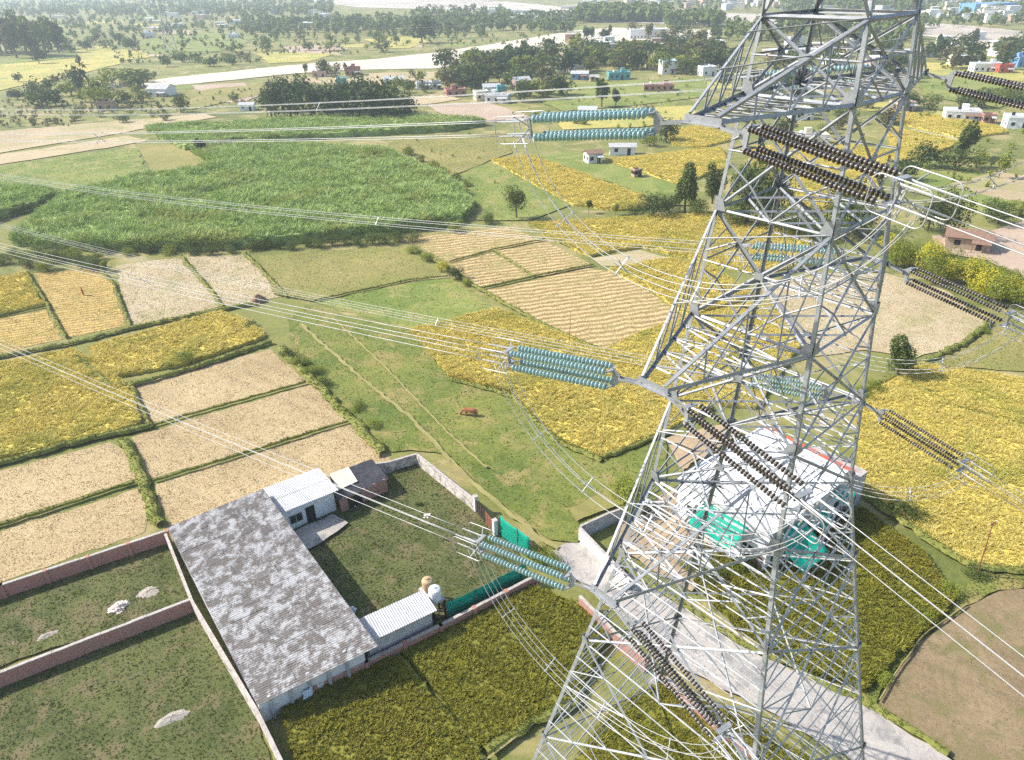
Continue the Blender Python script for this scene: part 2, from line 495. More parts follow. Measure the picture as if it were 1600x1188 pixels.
def tuft_nodes(kind, dens, mat, smin, smax, seed):
    key = (kind, dens, mat, smin, smax, seed)
    if key in _GN:
        return _GN[key]
    ng = bpy.data.node_groups.new('scatter_' + kind, 'GeometryNodeTree')
    ng.interface.new_socket('Geometry', in_out='INPUT', socket_type='NodeSocketGeometry')
    ng.interface.new_socket('Geometry', in_out='OUTPUT', socket_type='NodeSocketGeometry')
    N, L = ng.nodes, ng.links
    gi, go = N.new('NodeGroupInput'), N.new('NodeGroupOutput')
    dp = N.new('GeometryNodeDistributePointsOnFaces')
    dp.inputs['Density'].default_value = dens
    dp.inputs['Seed'].default_value = seed
    L.new(gi.outputs[0], dp.inputs['Mesh'])
    rng = random.Random(seed + 11)
    spec = {  # blades, length, radius, splay
        'rice': (8, 0.34, 0.038, 1.1), 'stub': (5, 0.07, 0.016, 1.0), 'grass': (6, 0.15, 0.028, 1.15),
        'weed': (8, 0.42, 0.055, 1.05), 'cane': (11, 1.25, 0.10, 1.05)}[kind]
    join = N.new('GeometryNodeJoinGeometry')
    for i in range(spec[0]):
        c = N.new('GeometryNodeMeshCone')
        c.fill_type = 'NONE'
        ln = spec[1] * rng.uniform(0.7, 1.15)
        c.inputs['Vertices'].default_value = 3
        c.inputs['Radius Top'].default_value = 0.0
        c.inputs['Radius Bottom'].default_value = spec[2]
        c.inputs['Depth'].default_value = ln
        tr = N.new('GeometryNodeTransform')
        az = 2 * PI * (i + rng.random() * 0.7) / spec[0]
        sp = spec[3] * rng.uniform(0.55, 1.2)
        r0 = rng.uniform(0.0, 0.12) * spec[1]
        tr.inputs['Translation'].default_value = (math.cos(az) * r0, math.sin(az) * r0, {'cane': 0.25, 'rice': 0.10}.get(kind, 0.0) * rng.uniform(0.0, 1.3))
        tr.inputs['Rotation'].default_value = (0, sp, az)
        L.new(c.outputs['Mesh'], tr.inputs['Geometry'])
        L.new(tr.outputs[0], join.inputs[0])
    sm = N.new('GeometryNodeSetMaterial')
    sm.inputs['Material'].default_value = M[mat]
    L.new(join.outputs[0], sm.inputs['Geometry'])
    rv = N.new('FunctionNodeRandomValue')
    rv.data_type = 'FLOAT_VECTOR'
    rv.inputs[0].default_value = (-0.22, -0.22, 0)
    rv.inputs[1].default_value = (0.22, 0.22, 6.283)
    rs = N.new('FunctionNodeRandomValue')
    rs.data_type = 'FLOAT'
    rs.inputs[2].default_value = smin
    rs.inputs[3].default_value = smax
    rs.inputs['Seed'].default_value = 5
    ip = N.new('GeometryNodeInstanceOnPoints')
    L.new(dp.outputs['Points'], ip.inputs['Points'])
    L.new(sm.outputs[0], ip.inputs['Instance'])
    L.new(rv.outputs[0], ip.inputs['Rotation'])
    # uneven growth: plants get shorter and taller in patches
    po = N.new('GeometryNodeInputPosition')
    nz = N.new('ShaderNodeTexNoise')
    nz.inputs['Scale'].default_value = {'cane': 0.10, 'rice': 0.35}.get(kind, 0.6)
    nz.inputs['Detail'].default_value = 4
    L.new(po.outputs[0], nz.inputs['Vector'])
    mr = N.new('ShaderNodeMapRange')
    mr.inputs[1].default_value, mr.inputs[2].default_value = 0.3, 0.7
    mr.inputs[3].default_value, mr.inputs[4].default_value = (0.4, 1.5) if kind == 'cane' else (0.62, 1.35)
    L.new(nz.outputs[0], mr.inputs[0])
    mm = N.new('ShaderNodeMath')
    mm.operation = 'MULTIPLY'
    L.new(rs.outputs[1], mm.inputs[0])
    L.new(mr.outputs[0], mm.inputs[1])
    L.new(mm.outputs[0], ip.inputs['Scale'])
    j2 = N.new('GeometryNodeJoinGeometry')
    L.new(gi.outputs[0], j2.inputs[0])
    L.new(ip.outputs[0], j2.inputs[0])
    L.new(j2.outputs[0], go.inputs[0])
    _GN[key] = ng
    return ng


def scatter(o, kind, dens, mat, smin=0.7, smax=1.3, seed=1):
    md = o.modifiers.new('plants', 'NODES')
    md.node_group = tuft_nodes(kind, dens, mat, smin, smax, seed)


# ------------------------------------------------------------------ ground and fields
_rf = random.Random(5)
_zf = [0.012]


def wavy(pts, step, amp):
    out = []
    n = len(pts)
    for i in range(n):
        a, b = pts[i], pts[(i + 1) % n]
        k = max(1, int((b - a).length / step))
        for j in range(k):
            p = a.lerp(b, j / k)
            if j:
                p = p + Vector((_rf.uniform(-amp, amp), _rf.uniform(-amp, amp), 0))
            out.append(p)
    return out


def sheet(name, px, mat, step=None, amp=None, z=None, pts=None, lift=0.0):
    p = pts or [G(*q) for q in px]
    if z is None:
        _zf[0] += 0.004
        z = _zf[0]
    d = sum(q.y for q in p) / len(p)
    step = step or max(1.2, d * 0.018)
    amp = amp if amp is not None else step * 0.16
    w = wavy([Vector((q.x, q.y, 0)) for q in p], step, amp)
    tr = tessellate_polygon([w])
    me = bpy.data.meshes.new(name)
    fs = []
    for t in tr:
        a, b, c = (w[i] for i in t)
        fs.append(tuple(t) if (b - a).cross(c - a).z > 0 else (t[0], t[2], t[1]))
    n = len(w)
    vv = [(q.x, q.y, z + lift) for q in w]
    if lift:      # a standing crop has sides
        c2 = sum((w[i].x * w[(i + 1) % n].y - w[(i + 1) % n].x * w[i].y) for i in range(n))
        vv += [(q.x, q.y, 0.0) for q in w]
        for i in range(n):
            j = (i + 1) % n
            fs.append((i, n + i, n + j, j) if c2 > 0 else (i, j, n + j, n + i))
    me.from_pydata(vv, [], fs)
    me.update()
    return link(name, me, M[mat]), d


gm = MB()
_gx = [-4500, -900, 0, 900, 4500]
_gy = [-300, 0, 300, 1500, 6000]
for i in range(4):
    for j in range(4):
        gm.add([(_gx[i], _gy[j], 0), (_gx[i + 1], _gy[j], 0), (_gx[i + 1], _gy[j + 1], 0), (_gx[i], _gy[j + 1], 0)], [(0, 1, 2, 3)])
tag(gm.build('ground', M['ground']), 'grassy plain spreading under all the fields to the horizon', 'ground', kind='structure')

# name, floor material, kind of cover, label, outline in the photograph
FIELDS = [
    # near left block
    ('stubble_field', 'stubble', 'stub', 'harvested tan field, upper strip of three beside the shed', [(203, 603), (422, 546), (478, 597), (236, 661)]),
    ('stubble_field', 'stubble', 'stub', 'harvested tan field, middle strip of three beside the shed', [(206, 684), (486, 601), (543, 658), (232, 750)]),
    ('stubble_field', 'stubble', 'stub', 'harvested tan field running up to the shed and black hut', [(241, 758), (546, 663), (608, 712), (612, 722), (500, 775), (420, 790), (264, 822)]),
    ('stubble_field', 'stubble', 'stub', 'pale stubble field at left edge below the golden rice', [(-60, 754), (0, 736), (172, 691), (200, 706), (212, 748), (0, 816), (-60, 834)]),
    ('stubble_field', 'stubble', 'stub', 'pale stubble field at left edge above the brick wall', [(-60, 850), (0, 832), (216, 764), (232, 802), (226, 832), (0, 910), (-60, 930)]),
    ('rice_crop', 'rice_floor', 'rice', 'golden ripe rice at the left edge above pale stubble', [(-80, 592), (0, 572), (112, 549), (150, 566), (202, 606), (221, 662), (180, 677), (0, 719), (-80, 738)]),
    ('rice_crop', 'rice_floor', 'rice', 'golden ripe rice in the narrow field above three stubble strips', [(140, 546), (345, 490), (396, 508), (414, 528), (290, 572), (166, 594)]),
    ('rice_crop', 'rice_floor', 'rice', 'small golden rice plot at left edge below dark bushes', [(-40, 446), (0, 437), (42, 430), (70, 478), (0, 494), (-40, 502)]),
    ('stubble_field', 'rows_b', 'stub', 'cut straw lying in rows at left edge below small rice plot', [(-60, 516), (0, 500), (72, 484), (99, 530), (0, 552), (-60, 564)]),
    ('stubble_field', 'rows_b', 'stub', 'orange cut straw in rows in the field left of grey plot', [(54, 428), (150, 419), (174, 442), (198, 509), (106, 528), (82, 480)]),
    ('stubble_field', 'stubble_pale', 'stub', 'greyish bare stubble plot below the sugarcane', [(180, 416), (280, 403), (344, 479), (206, 511)]),
    ('stubble_field', 'stubble_pale', 'stub', 'pale bare stubble plot beside the olive fallow', [(292, 402), (380, 398), (446, 463), (352, 479)]),
    ('fallow_field', 'olive', 'grassy', 'olive brown fallow below the hedge of the sugarcane', [(404, 400), (500, 393), (600, 386), (645, 402), (692, 432), (640, 440), (490, 471), (428, 461)]),
    ('fallow_field', 'green', 'grassy', 'green fallow plot beside the big golden rice', [(494, 474), (642, 442), (702, 436), (772, 481), (670, 509), (640, 516)]),
    # centre
    ('stubble_field', 'rows_a', 'stub', 'cut straw rows in the strip just below the sugarcane corner', [(628, 374), (800, 354), (850, 378), (770, 392), (702, 411)]),
    ('stubble_field', 'rows_a', 'stub', 'small plot of straw rows beside the bushy bund', [(704, 413), (770, 394), (830, 434), (746, 452)]),
    ('stubble_field', 'rows_a', 'stub', 'plot of straw rows with its corner at the field junction', [(775, 392), (853, 378), (918, 410), (925, 418), (836, 433)]),
    ('stubble_field', 'rows_a', 'stub', 'large field of straw in rows around the thin pole', [(752, 456), (918, 420), (948, 424), (1010, 452), (1068, 500), (1000, 521), (940, 548), (852, 510)]),
    ('stubble_field', 'stubble_pale', None, 'small bare plot at the tips of the bent wires', [(925, 404), (1000, 391), (1046, 404), (1000, 420), (944, 416)]),
    ('rice_crop', 'rice_floor', 'rice', 'big golden rice field behind the middle glass insulators', [(642, 519), (776, 486), (850, 514), (940, 554), (1060, 596), (1110, 640), (1040, 676), (936, 718), (862, 682), (800, 616), (700, 588), (668, 545)]),
    ('rice_crop', 'rice_floor', 'rice', 'golden rice field below the large straw-row field', [(944, 552), (1000, 524), (1070, 502), (1200, 470), (1250, 540), (1180, 640), (1116, 632), (1040, 584)]),
    ('rice_crop', 'rice_floor', 'rice', 'golden rice plot between bent wires and the tower leg', [(950, 424), (1046, 407), (1110, 420), (1180, 465), (1074, 496), (1012, 450)]),
    ('rice_crop', 'rice_floor', 'rice', 'long golden rice field below the row of garden trees', [(828, 352), (930, 346), (1100, 336), (1230, 345), (1290, 410), (1180, 430), (1052, 400), (1000, 388), (922, 402), (862, 374)]),
    ('rice_crop', 'rice_floor', 'rice', 'golden rice strip beneath the upper glass insulators', [(768, 252), (835, 246), (925, 280), (1005, 308), (1008, 328), (958, 330), (896, 322), (850, 296)]),
    ('rice_crop', 'rice_floor', 'rice', 'golden rice field beside the small brown shed', [(945, 251), (1000, 246), (1125, 232), (1140, 262), (1060, 288), (992, 266)]),
    ('rice_crop', 'rice_floor', 'rice', 'bright rice plot behind the tower below the village', [(1040, 206), (1110, 196), (1160, 215), (1100, 232), (1050, 228)]),
    ('rice_crop', 'rice_floor', 'rice', 'golden rice seen through the upper tower', [(1170, 232), (1280, 222), (1390, 240), (1370, 300), (1290, 330), (1180, 310)]),
    ('rice_crop', 'rice_floor', 'rice', 'golden rice strip right of tower below white houses', [(1392, 176), (1480, 184), (1560, 200), (1575, 208), (1512, 218), (1392, 193)]),
    ('rice_crop', 'rice_floor', 'rice', 'golden rice right of tower below the pale path', [(1388, 199), (1500, 224), (1470, 238), (1400, 256), (1386, 240)]),
    ('stubble_field', 'stubble_pale', None, 'pale diagonal strip between two golden fields on the right', [(1392, 194), (1510, 219), (1520, 226), (1500, 223), (1390, 199)]),
    ('stubble_field', 'stubble_pale', 'stub', 'large pale field right of the tower with curved edge', [(1190, 452), (1290, 428), (1385, 428), (1480, 456), (1542, 508), (1500, 540), (1430, 561), (1350, 548), (1260, 560), (1210, 520)]),
    ('fallow_field', 'olive', 'grassy', 'weedy plot below the pale field at the right edge', [(1506, 542), (1560, 512), (1680, 540), (1680, 600), (1600, 582), (1440, 570)]),
    ('rice_crop', 'rice_floor', 'rice', 'golden rice at the right edge above the slanting pole', [(1400, 590), (1440, 572), (1680, 612), (1680, 700), (1600, 668), (1500, 640)]),
    ('rice_crop', 'rice_floor', 'rice', 'wide golden rice on the right behind the dark insulators', [(1336, 632), (1400, 596), (1500, 646), (1600, 674), (1700, 706), (1700, 900), (1590, 893), (1510, 885), (1400, 808), (1345, 770)]),
    ('rice_crop', 'rice_green_floor', 'riceg', 'olive rice between the road and tower legs', [(1090, 860), (1240, 835), (1345, 800), (1440, 868), (1490, 940), (1390, 1040), (1348, 1084), (1250, 1048), (1150, 985), (1085, 915)]),
    ('fallow_field', 'brown', 'stubb', 'bare brown field in the lower right corner', [(1372, 1104), (1392, 1062), (1440, 1000), (1505, 952), (1560, 926), (1700, 908), (1700, 1260), (1560, 1240), (1470, 1176)]),
    ('rice_crop', 'rice_green_floor', 'riceg', 'olive rice beside the brick wall, right of the dark bund', [(632, 1027), (830, 925), (905, 948), (948, 1000), (900, 1092), (800, 1150), (752, 1170)]),
    ('rice_crop', 'rice_green_floor', 'riceg', 'olive rice beside the brick wall, left of the dark bund', [(440, 1106), (614, 1034), (740, 1172), (765, 1240), (470, 1240)]),
    ('rice_crop', 'rice_green_floor', 'riceg', 'olive rice under the tower foot', [(960, 1115), (1040, 1068), (1160, 1130), (1300, 1215), (1300, 1290), (900, 1290), (900, 1190)]),
    # pasture and yards
    ('pasture', 'pasture', 'grassy', 'green pasture with the grazing cow beside the compound', [(450, 500), (480, 478), (640, 520), (668, 548), (700, 592), (800, 620), (862, 686), (936, 722), (1040, 680), (1040, 760), (960, 800), (900, 850), (860, 845), (790, 790), (700, 712), (640, 705), (612, 708), (548, 655), (500, 600), (460, 555)]),
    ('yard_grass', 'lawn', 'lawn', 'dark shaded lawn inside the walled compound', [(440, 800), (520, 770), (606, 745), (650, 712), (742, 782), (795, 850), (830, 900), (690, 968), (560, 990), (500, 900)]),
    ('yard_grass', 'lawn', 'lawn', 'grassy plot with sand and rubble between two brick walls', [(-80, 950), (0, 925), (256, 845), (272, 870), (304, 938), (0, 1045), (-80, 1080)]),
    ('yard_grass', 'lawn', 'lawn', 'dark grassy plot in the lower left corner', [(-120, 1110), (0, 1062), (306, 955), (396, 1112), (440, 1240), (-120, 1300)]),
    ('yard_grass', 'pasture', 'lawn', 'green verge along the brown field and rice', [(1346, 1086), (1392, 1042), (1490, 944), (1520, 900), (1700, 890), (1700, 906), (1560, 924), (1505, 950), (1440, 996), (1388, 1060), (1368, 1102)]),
    # sugarcane
    ('sugarcane', 'cane_floor', 'cane', 'tall green sugarcane filling the large field left of centre', [(22, 384), (100, 314), (160, 300), (236, 282), (352, 268), (300, 240), (420, 232), (600, 240), (640, 262), (700, 290), (738, 326), (718, 350), (640, 362), (540, 372), (400, 388), (260, 392), (170, 394)]),
    ('sugarcane', 'cane_floor', 'cane', 'small block of sugarcane at left edge', [(-60, 320), (0, 302), (96, 308), (60, 326), (0, 344), (-60, 360)]),
    ('sugarcane', 'cane_floor', 'cane', 'strip of sugarcane in front of the round dark grove', [(232, 207), (400, 196), (640, 184), (758, 196), (700, 206), (600, 212), (420, 222), (290, 236)]),
    # middle distance
    ('green_field', 'green', 'grassy', 'smooth green field left of the sugarcane', [(-80, 272), (0, 260), (120, 242), (214, 232), (236, 278), (150, 296), (60, 300), (-80, 310)]),
    ('fallow_field', 'olive', None, 'small brown plot set into the sugarcane', [(216, 226), (300, 222), (320, 240), (352, 264), (240, 278)]),
    ('stubble_field', 'stubble_far', None, 'long pale ploughed strip across the left below the river', [(-120, 236), (0, 206), (160, 192), (320, 178), (340, 184), (240, 200), (0, 240), (-120, 262)]),
    ('stubble_field', 'stubble_far', None, 'olive strip below the long ploughed strip', [(-120, 266), (0, 243), (200, 213), (230, 222), (0, 258), (-120, 282)]),
    ('fallow_field', 'soil', None, 'pink bare field below the pale village houses', [(668, 165), (760, 160), (840, 186), (780, 193), (700, 186)]),
    ('fallow_field', 'stubble_far', None, 'tan plot beside the brick shed and round grove', [(636, 150), (700, 148), (720, 156), (665, 164), (642, 166)]),
    ('fallow_field', 'soil', None, 'pink bare field above the grove on the left', [(300, 134), (380, 130), (410, 148), (380, 162), (320, 158)]),
    ('fallow_field', 'olive', 'grassy', 'mown field below the upper left wires', [(604, 232), (620, 214), (780, 208), (800, 240), (764, 252), (700, 280), (650, 262)]),
    ('fallow_field', 'green', 'grassy', 'green plot right of the sugarcane corner', [(690, 286), (764, 254), (848, 298), (890, 322), (830, 345), (745, 345), (745, 322)]),
    ('fallow_field', 'green', None, 'green strip between two golden fields near white hut', [(838, 245), (900, 238), (992, 268), (1060, 292), (1100, 320), (1012, 326), (1008, 306), (925, 278)]),
    ('fallow_field', 'soil', None, 'pink bare ground right of the brown roofed hut', [(1455, 370), (1540, 366), (1600, 345), (1700, 350), (1700, 440), (1600, 434), (1540, 408), (1470, 396)]),
    ('fallow_field', 'green', None, 'green field behind the upper right wires', [(1396, 262), (1470, 250), (1600, 300), (1700, 330), (1560, 340), (1420, 300)]),
    ('fallow_field', 'stubble_far', None, 'pale plot at right edge behind the upper wires', [(1480, 290), (1560, 268), (1700, 300), (1700, 330), (1560, 312)]),
    ('rice_crop', 'rice_far', None, 'yellow rice beyond the river trees at far left', [(-120, 128), (0, 102), (110, 92), (180, 88), (190, 100), (100, 122), (0, 142), (-120, 166)]),
    ('green_field', 'green', None, 'green field above the far left yellow rice', [(-100, 108), (0, 94), (90, 84), (200, 80), (190, 88), (100, 92), (0, 102)]),
    ('rice_crop', 'rice_far', None, 'yellow green plot on the near river bank, left part', [(400, 84), (470, 80), (520, 86), (480, 97), (420, 100)]),
    ('fallow_field', 'soil', None, 'pink plot on the far river bank', [(440, 74), (530, 70), (545, 78), (500, 84), (455, 82)]),
    ('rice_crop', 'rice_far', None, 'yellow plot on the far river bank right of dark trees', [(570, 62), (650, 56), (670, 66), (640, 76), (590, 76)]),
    ('green_field', 'green', None, 'green field round the distant pylon', [(220, 62), (330, 52), (400, 56), (380, 74), (300, 88), (230, 84)]),
    ('rice_crop', 'rice_far', None, 'pale yellow strip left of the distant pylon', [(120, 76), (220, 78), (236, 90), (180, 96), (120, 90)]),
    ('rice_crop', 'rice_far', None, 'yellow strips right of the tower below the riverbed', [(1440, 98), (1560, 104), (1600, 112), (1600, 128), (1520, 124), (1440, 116)]),
    ('green_field', 'green', None, 'green meadow below the village houses', [(820, 150), (900, 132), (1100, 122), (1110, 150), (1000, 165), (880, 175)]),
    ('green_field', 'green', None, 'light green meadow right of the tower top', [(1436, 118), (1560, 122), (1620, 140), (1560, 170), (1440, 150)]),
    ('green_field', 'rice_far', None, 'pale green meadow strip beneath top wires', [(860, 182), (940, 172), (1080, 166), (1100, 186), (1000, 200), (880, 204)]),
    ('fallow_field', 'olive', None, 'dry grass below the river on the left', [(200, 160), (330, 140), (470, 126), (560, 124), (520, 140), (400, 150), (300, 172)]),
    ('fallow_field', 'stubble_far', None, 'dry bank along the near side of the river', [(420, 126), (560, 116), (700, 112), (760, 118), (690, 132), (560, 136)]),
]
# small plots of the far plain: left, right, top, bottom of a strip in the photo, number, label
_rq = random.Random(77)
for x0, x1, y0, y1, n, lab in [(0, 380, 24, 92, 34, 'small distant plot among the trees at upper left'), (380, 720, 56, 92, 16, 'small distant plot on the far river bank'),
                               (560, 900, 40, 56, 8, 'small distant plot below the dark band of trees'), (820, 1120, 120, 180, 10, 'small plot in the village meadow'),
                               (1420, 1600, 84, 180, 14, 'small plot right of the tower top'), (230, 560, 124, 172, 10, 'small dry plot below the river at left'), (1130, 1400, 100, 200, 10, 'small plot behind the tower top')]:
    for k in range(n):
        x, y = _rq.uniform(x0, x1), _rq.uniform(y0, y1)
        w_, h_ = _rq.uniform(22, 60), (2.0 + 0.07 * y) * _rq.uniform(0.6, 1.3)
        s_ = _rq.uniform(-0.5, 0.5) * w_
        t_ = _rq.uniform(-1, 1) * h_ * 0.4
        m_ = _rq.choice(['green', 'green', 'rice_far', 'rice_far', 'olive', 'stubble_far', 'pasture'])
        FIELDS.append(('distant_plot', m_, None, lab, [(x, y), (x + w_, y - t_), (x + w_ + s_, y + h_ - t_), (x + s_, y + h_)]))
COVER = {'rice': ('rice', 20.0, 'rice_leaf'), 'riceg': ('rice', 24.0, 'rice_green_leaf'), 'stub': ('stub', 34.0, 'straw'),
         'stubb': ('stub', 8.0, 'straw_dull'), 'grassy': ('grass', 8.0, 'grass_leaf'), 'lawn': ('grass', 20.0, 'lawn_leaf'), 'cane': ('cane', 1.1, 'cane_leaf')}
_zd = 0.008
for i, (nm, mat, cov, lab, px) in enumerate(FIELDS):
    if nm == 'distant_plot':
        _zd += 0.0015
    o, d = sheet(nm, px, mat, z=_zd if nm == 'distant_plot' else None, lift={'rice': 0.42, 'riceg': 0.42, 'cane': 1.7}.get(cov, 0.0))
    stuff = nm in ('rice_crop', 'sugarcane')
    tag(o, lab, {'rice_crop': 'rice', 'sugarcane': 'sugarcane', 'pasture': 'pasture', 'yard_grass': 'grass'}.get(nm, 'field'), kind='stuff' if stuff else 'structure')
    if nm == 'distant_plot':
        o['group'] = lab
    if cov:
        k, den, lm = COVER[cov]
        far = max(1.0, d / 75.0)
        if k == 'cane':
            scatter(o, k, round(2.4 / max(1, d / 170.0), 2), lm, 0.7, 1.35, i)
        else:
            sm_ = 0.65 if k == 'grass' else 1.0
            scatter(o, k, round(den / far ** 1.25, 2), lm, 0.75 * sm_ * far ** 0.35, 1.25 * sm_ * far ** 0.35, i)

# ------------------------------------------------------------------ river, sand, road, paths
for nm, mat, lab, px in [
    ('river_sand', 'sand', 'bright sandy riverbed curving across the middle distance', [(200, 134), (270, 122), (400, 108), (500, 99), (600, 92), (700, 80), (790, 66), (850, 56), (890, 54), (880, 68), (800, 82), (740, 98), (680, 108), (560, 110), (470, 115), (400, 122), (300, 132), (230, 137)]),
    ('river_sand', 'sand', 'bright sand spur behind the village trees', [(840, 58), (900, 48), (960, 44), (1120, 48), (1110, 60), (980, 66), (880, 72)]),
    ('riverbed', 'sand_far', 'wide dry riverbed far away at the top', [(480, 1), (620, -4), (780, 2), (960, 18), (1200, 22), (1440, 34), (1700, 60), (1700, 88), (1500, 62), (1300, 46), (1140, 40), (960, 36), (840, 26), (700, 16), (560, 12)]),
    ('river_sand', 'sand', 'pale sand strip at right beyond the meadow', [(1425, 52), (1600, 76), (1700, 90), (1700, 98), (1600, 84), (1500, 66)]),
]:
    o, d = sheet(nm, px, mat)
    tag(o, lab, 'sand', kind='structure')
o, d = sheet('road', [(862, 866), (884, 852), (910, 852), (970, 893), (1060, 950), (1150, 1010), (1260, 1062), (1350, 1104), (1480, 1188), (1600, 1270), (1420, 1270), (1320, 1184), (1190, 1110), (1050, 1040), (985, 982), (925, 930), (885, 895)], 'concrete', step=1.0, amp=0.15)
tag(o, 'pale concrete lane leading under the tower', 'road', kind='structure')


def strip(name, px, w, mat, h=0.0, label=None, cat=None, kind='structure', grass=None, jit=0.25, seed=1):
    """a ribbon on the ground: path, or a raised grassy bund when h > 0"""
    r = random.Random(seed * 13 + len(px))
    p = [G(*q) for q in px]
    pts = []
    for i in range(len(p) - 1):
        n = max(1, int((p[i + 1] - p[i]).length / max(0.8, w)))
        pts += [p[i].lerp(p[i + 1], j / n) for j in range(n)]
    pts.append(p[-1])
    mb = MB()
    _zf[0] += 0.004
    z0 = _zf[0]
    prof = [(-0.5, 0.0), (-0.28, 0.8), (0.0, 1.0), (0.28, 0.8), (0.5, 0.0)] if h else [(-0.5, 0), (0.5, 0)]
    m = len(prof)
    vs, fs = [], []
    for i, q in enumerate(pts):
        d = (pts[min(i + 1, len(pts) - 1)] - pts[max(i - 1, 0)]).normalized()
        s = Vector((-d.y, d.x, 0))
        off = s * r.uniform(-jit, jit) * w
        ww = w * r.uniform(0.75, 1.25)
        hh = h * r.uniform(0.7, 1.3)
        for a, b in prof:
            k = q + off + s * a * ww
            vs.append((k.x, k.y, z0 - (0.05 if h and b == 0 else 0) + b * hh))
    for i in range(len(pts) - 1):
        for j in range(m - 1):
            fs.append((i * m + j, (i + 1) * m + j, (i + 1) * m + j + 1, i * m + j + 1))
    fs = [f[::-1] for f in fs]
    mb.add(vs, fs)
    o = mb.build(name, M[mat])
    tag(o, label, cat, kind=kind)
    if grass:
        scatter(o, *grass)
    return o


BUNDS = [  # outline, width, height, density, label
    ([(206, 600), (222, 640), (238, 672)], 0.8, 0.25, 'bund at the corner of left golden rice and top stubble strip'),
    ([(232, 670), (300, 650), (478, 600)], 0.55, 0.22, 'thin bund between the upper and middle stubble strips'),
    ([(240, 755), (330, 728), (545, 661)], 0.55, 0.25, 'thin bund between the middle and lower stubble strips'),
    ([(196, 690), (222, 742), (240, 800), (250, 824)], 2.1, 0.5, 'broad green bund running down to the shed corner'),
    ([(-40, 832), (0, 824), (110, 790), (212, 756)], 0.9, 0.3, 'green bund between the two left stubble fields'),
    ([(-40, 738), (0, 728), (100, 700), (186, 680), (240, 668)], 1.5, 0.5, 'green bund below the left golden rice'),
    ([(120, 560), (170, 604), (206, 606), (300, 578), (425, 538)], 1.4, 0.45, 'shrubby bund below the narrow golden rice'),
    ([(-60, 572), (0, 560), (110, 540), (205, 516), (345, 486), (400, 478)], 1.8, 0.35, 'long green bund above the golden rice fields'),
    ([(44, 428), (74, 478), (104, 530)], 0.9, 0.3, 'green bund between the row plots at left'),
    ([(152, 418), (178, 445), (205, 512)], 0.9, 0.3, 'green bund left of the greyish bare plot'),
    ([(283, 402), (316, 440), (350, 482)], 0.9, 0.3, 'green bund between the two bare plots'),
    ([(-30, 500), (0, 496), (72, 481)], 0.5, 0.2, 'thin bund under the small rice plot'),
    ([(384, 398), (450, 466)], 1.0, 0.3, 'green bund left of the olive fallow'),
    ([(430, 462), (492, 472), (640, 440), (700, 434)], 0.7, 0.2, 'thin bund between the two fallow plots'),
    ([(648, 392), (690, 415), (750, 455), (852, 512), (942, 552), (1040, 588)], 1.2, 0.35, 'green bund from the hedge down to the golden rice'),
    ([(748, 454), (836, 434), (928, 416)], 0.8, 0.25, 'thin bund across the straw-row fields'),
    ([(702, 412), (772, 392), (852, 376)], 0.6, 0.2, 'thin bund between upper straw-row plots'),
    ([(770, 392), (834, 434)], 0.6, 0.2, 'short bund splitting the straw-row plots'),
    ([(822, 350), (860, 374), (924, 402)], 0.9, 0.25, 'bund left of the long golden field'),
    ([(800, 618), (862, 640), (905, 622)], 0.6, 0.3, 'short dark furrow in the big golden rice'),
    ([(620, 1024), (660, 1076), (740, 1168), (770, 1215)], 0.9, 0.2, 'dark bund between the two olive rice fields'),
    ([(600, 712), (540, 650), (490, 598), (440, 548)], 2.2, 0.5, 'weedy margin right of the stubble strips'),
    ([(700, 594), (800, 622), (866, 690), (940, 724)], 1.2, 0.3, 'green margin between pasture and big golden rice'),
    ([(1260, 1062), (1350, 1100), (1480, 1182)], 1.0, 0.25, 'grass edge of the concrete lane'),
    ([(970, 888), (1060, 945), (1150, 1005), (1260, 1056)], 0.8, 0.25, 'grass verge between lane and olive rice'),
    ([(760, 1180), (830, 1130), (900, 1096)], 1.6, 0.3, 'green verge below the olive rice'),
    ([(940, 720), (1045, 678)], 1.3, 0.3, 'green margin below the golden rice near the tower'),
    ([(1330, 625), (1400, 590), (1440, 570), (1500, 542), (1545, 508)], 1.6, 0.35, 'weedy bund around the pale right-hand field'),
    ([(1400, 592), (1500, 644), (1600, 672), (1680, 695)], 0.8, 0.25, 'bund between the two right-hand golden fields'),
    ([(1345, 775), (1400, 812), (1510, 888), (1600, 896), (1680, 900)], 1.6, 0.35, 'green bund at the foot of the right-hand rice'),
]
for i, (px, w, h, lab) in enumerate(BUNDS):
    d = sum(G(*q).y for q in px) / len(px)
    far = max(1.0, d / 75.0)
    w *= 0.6
    strip('field_bund', px, w, 'bund', h * 0.8, lab, 'bund', grass=('weed', round(12.0 / far, 2), 'bund_leaf', 0.25, 0.6, i), seed=i)
strip('path', [(470, 510), (560, 590), (640, 655), (740, 760), (800, 810), (850, 850), (872, 862)], 0.5, 'path', 0, 'worn footpath across the pasture to the lane', 'path')
strip('path', [(520, 500), (600, 575), (700, 680), (760, 735)], 0.28, 'path', 0, 'fainter footpath beside the worn one in the pasture', 'path')
strip('path', [(1372, 1100), (1395, 1060), (1440, 998), (1508, 950)], 0.13, 'path', 0.05, 'pale low kerb along the brown field', 'kerb')
strip('path', [(760, 1192), (820, 1145), (872, 1112)], 0.18, 'path', 0, 'thin trodden line below the olive rice', 'path')

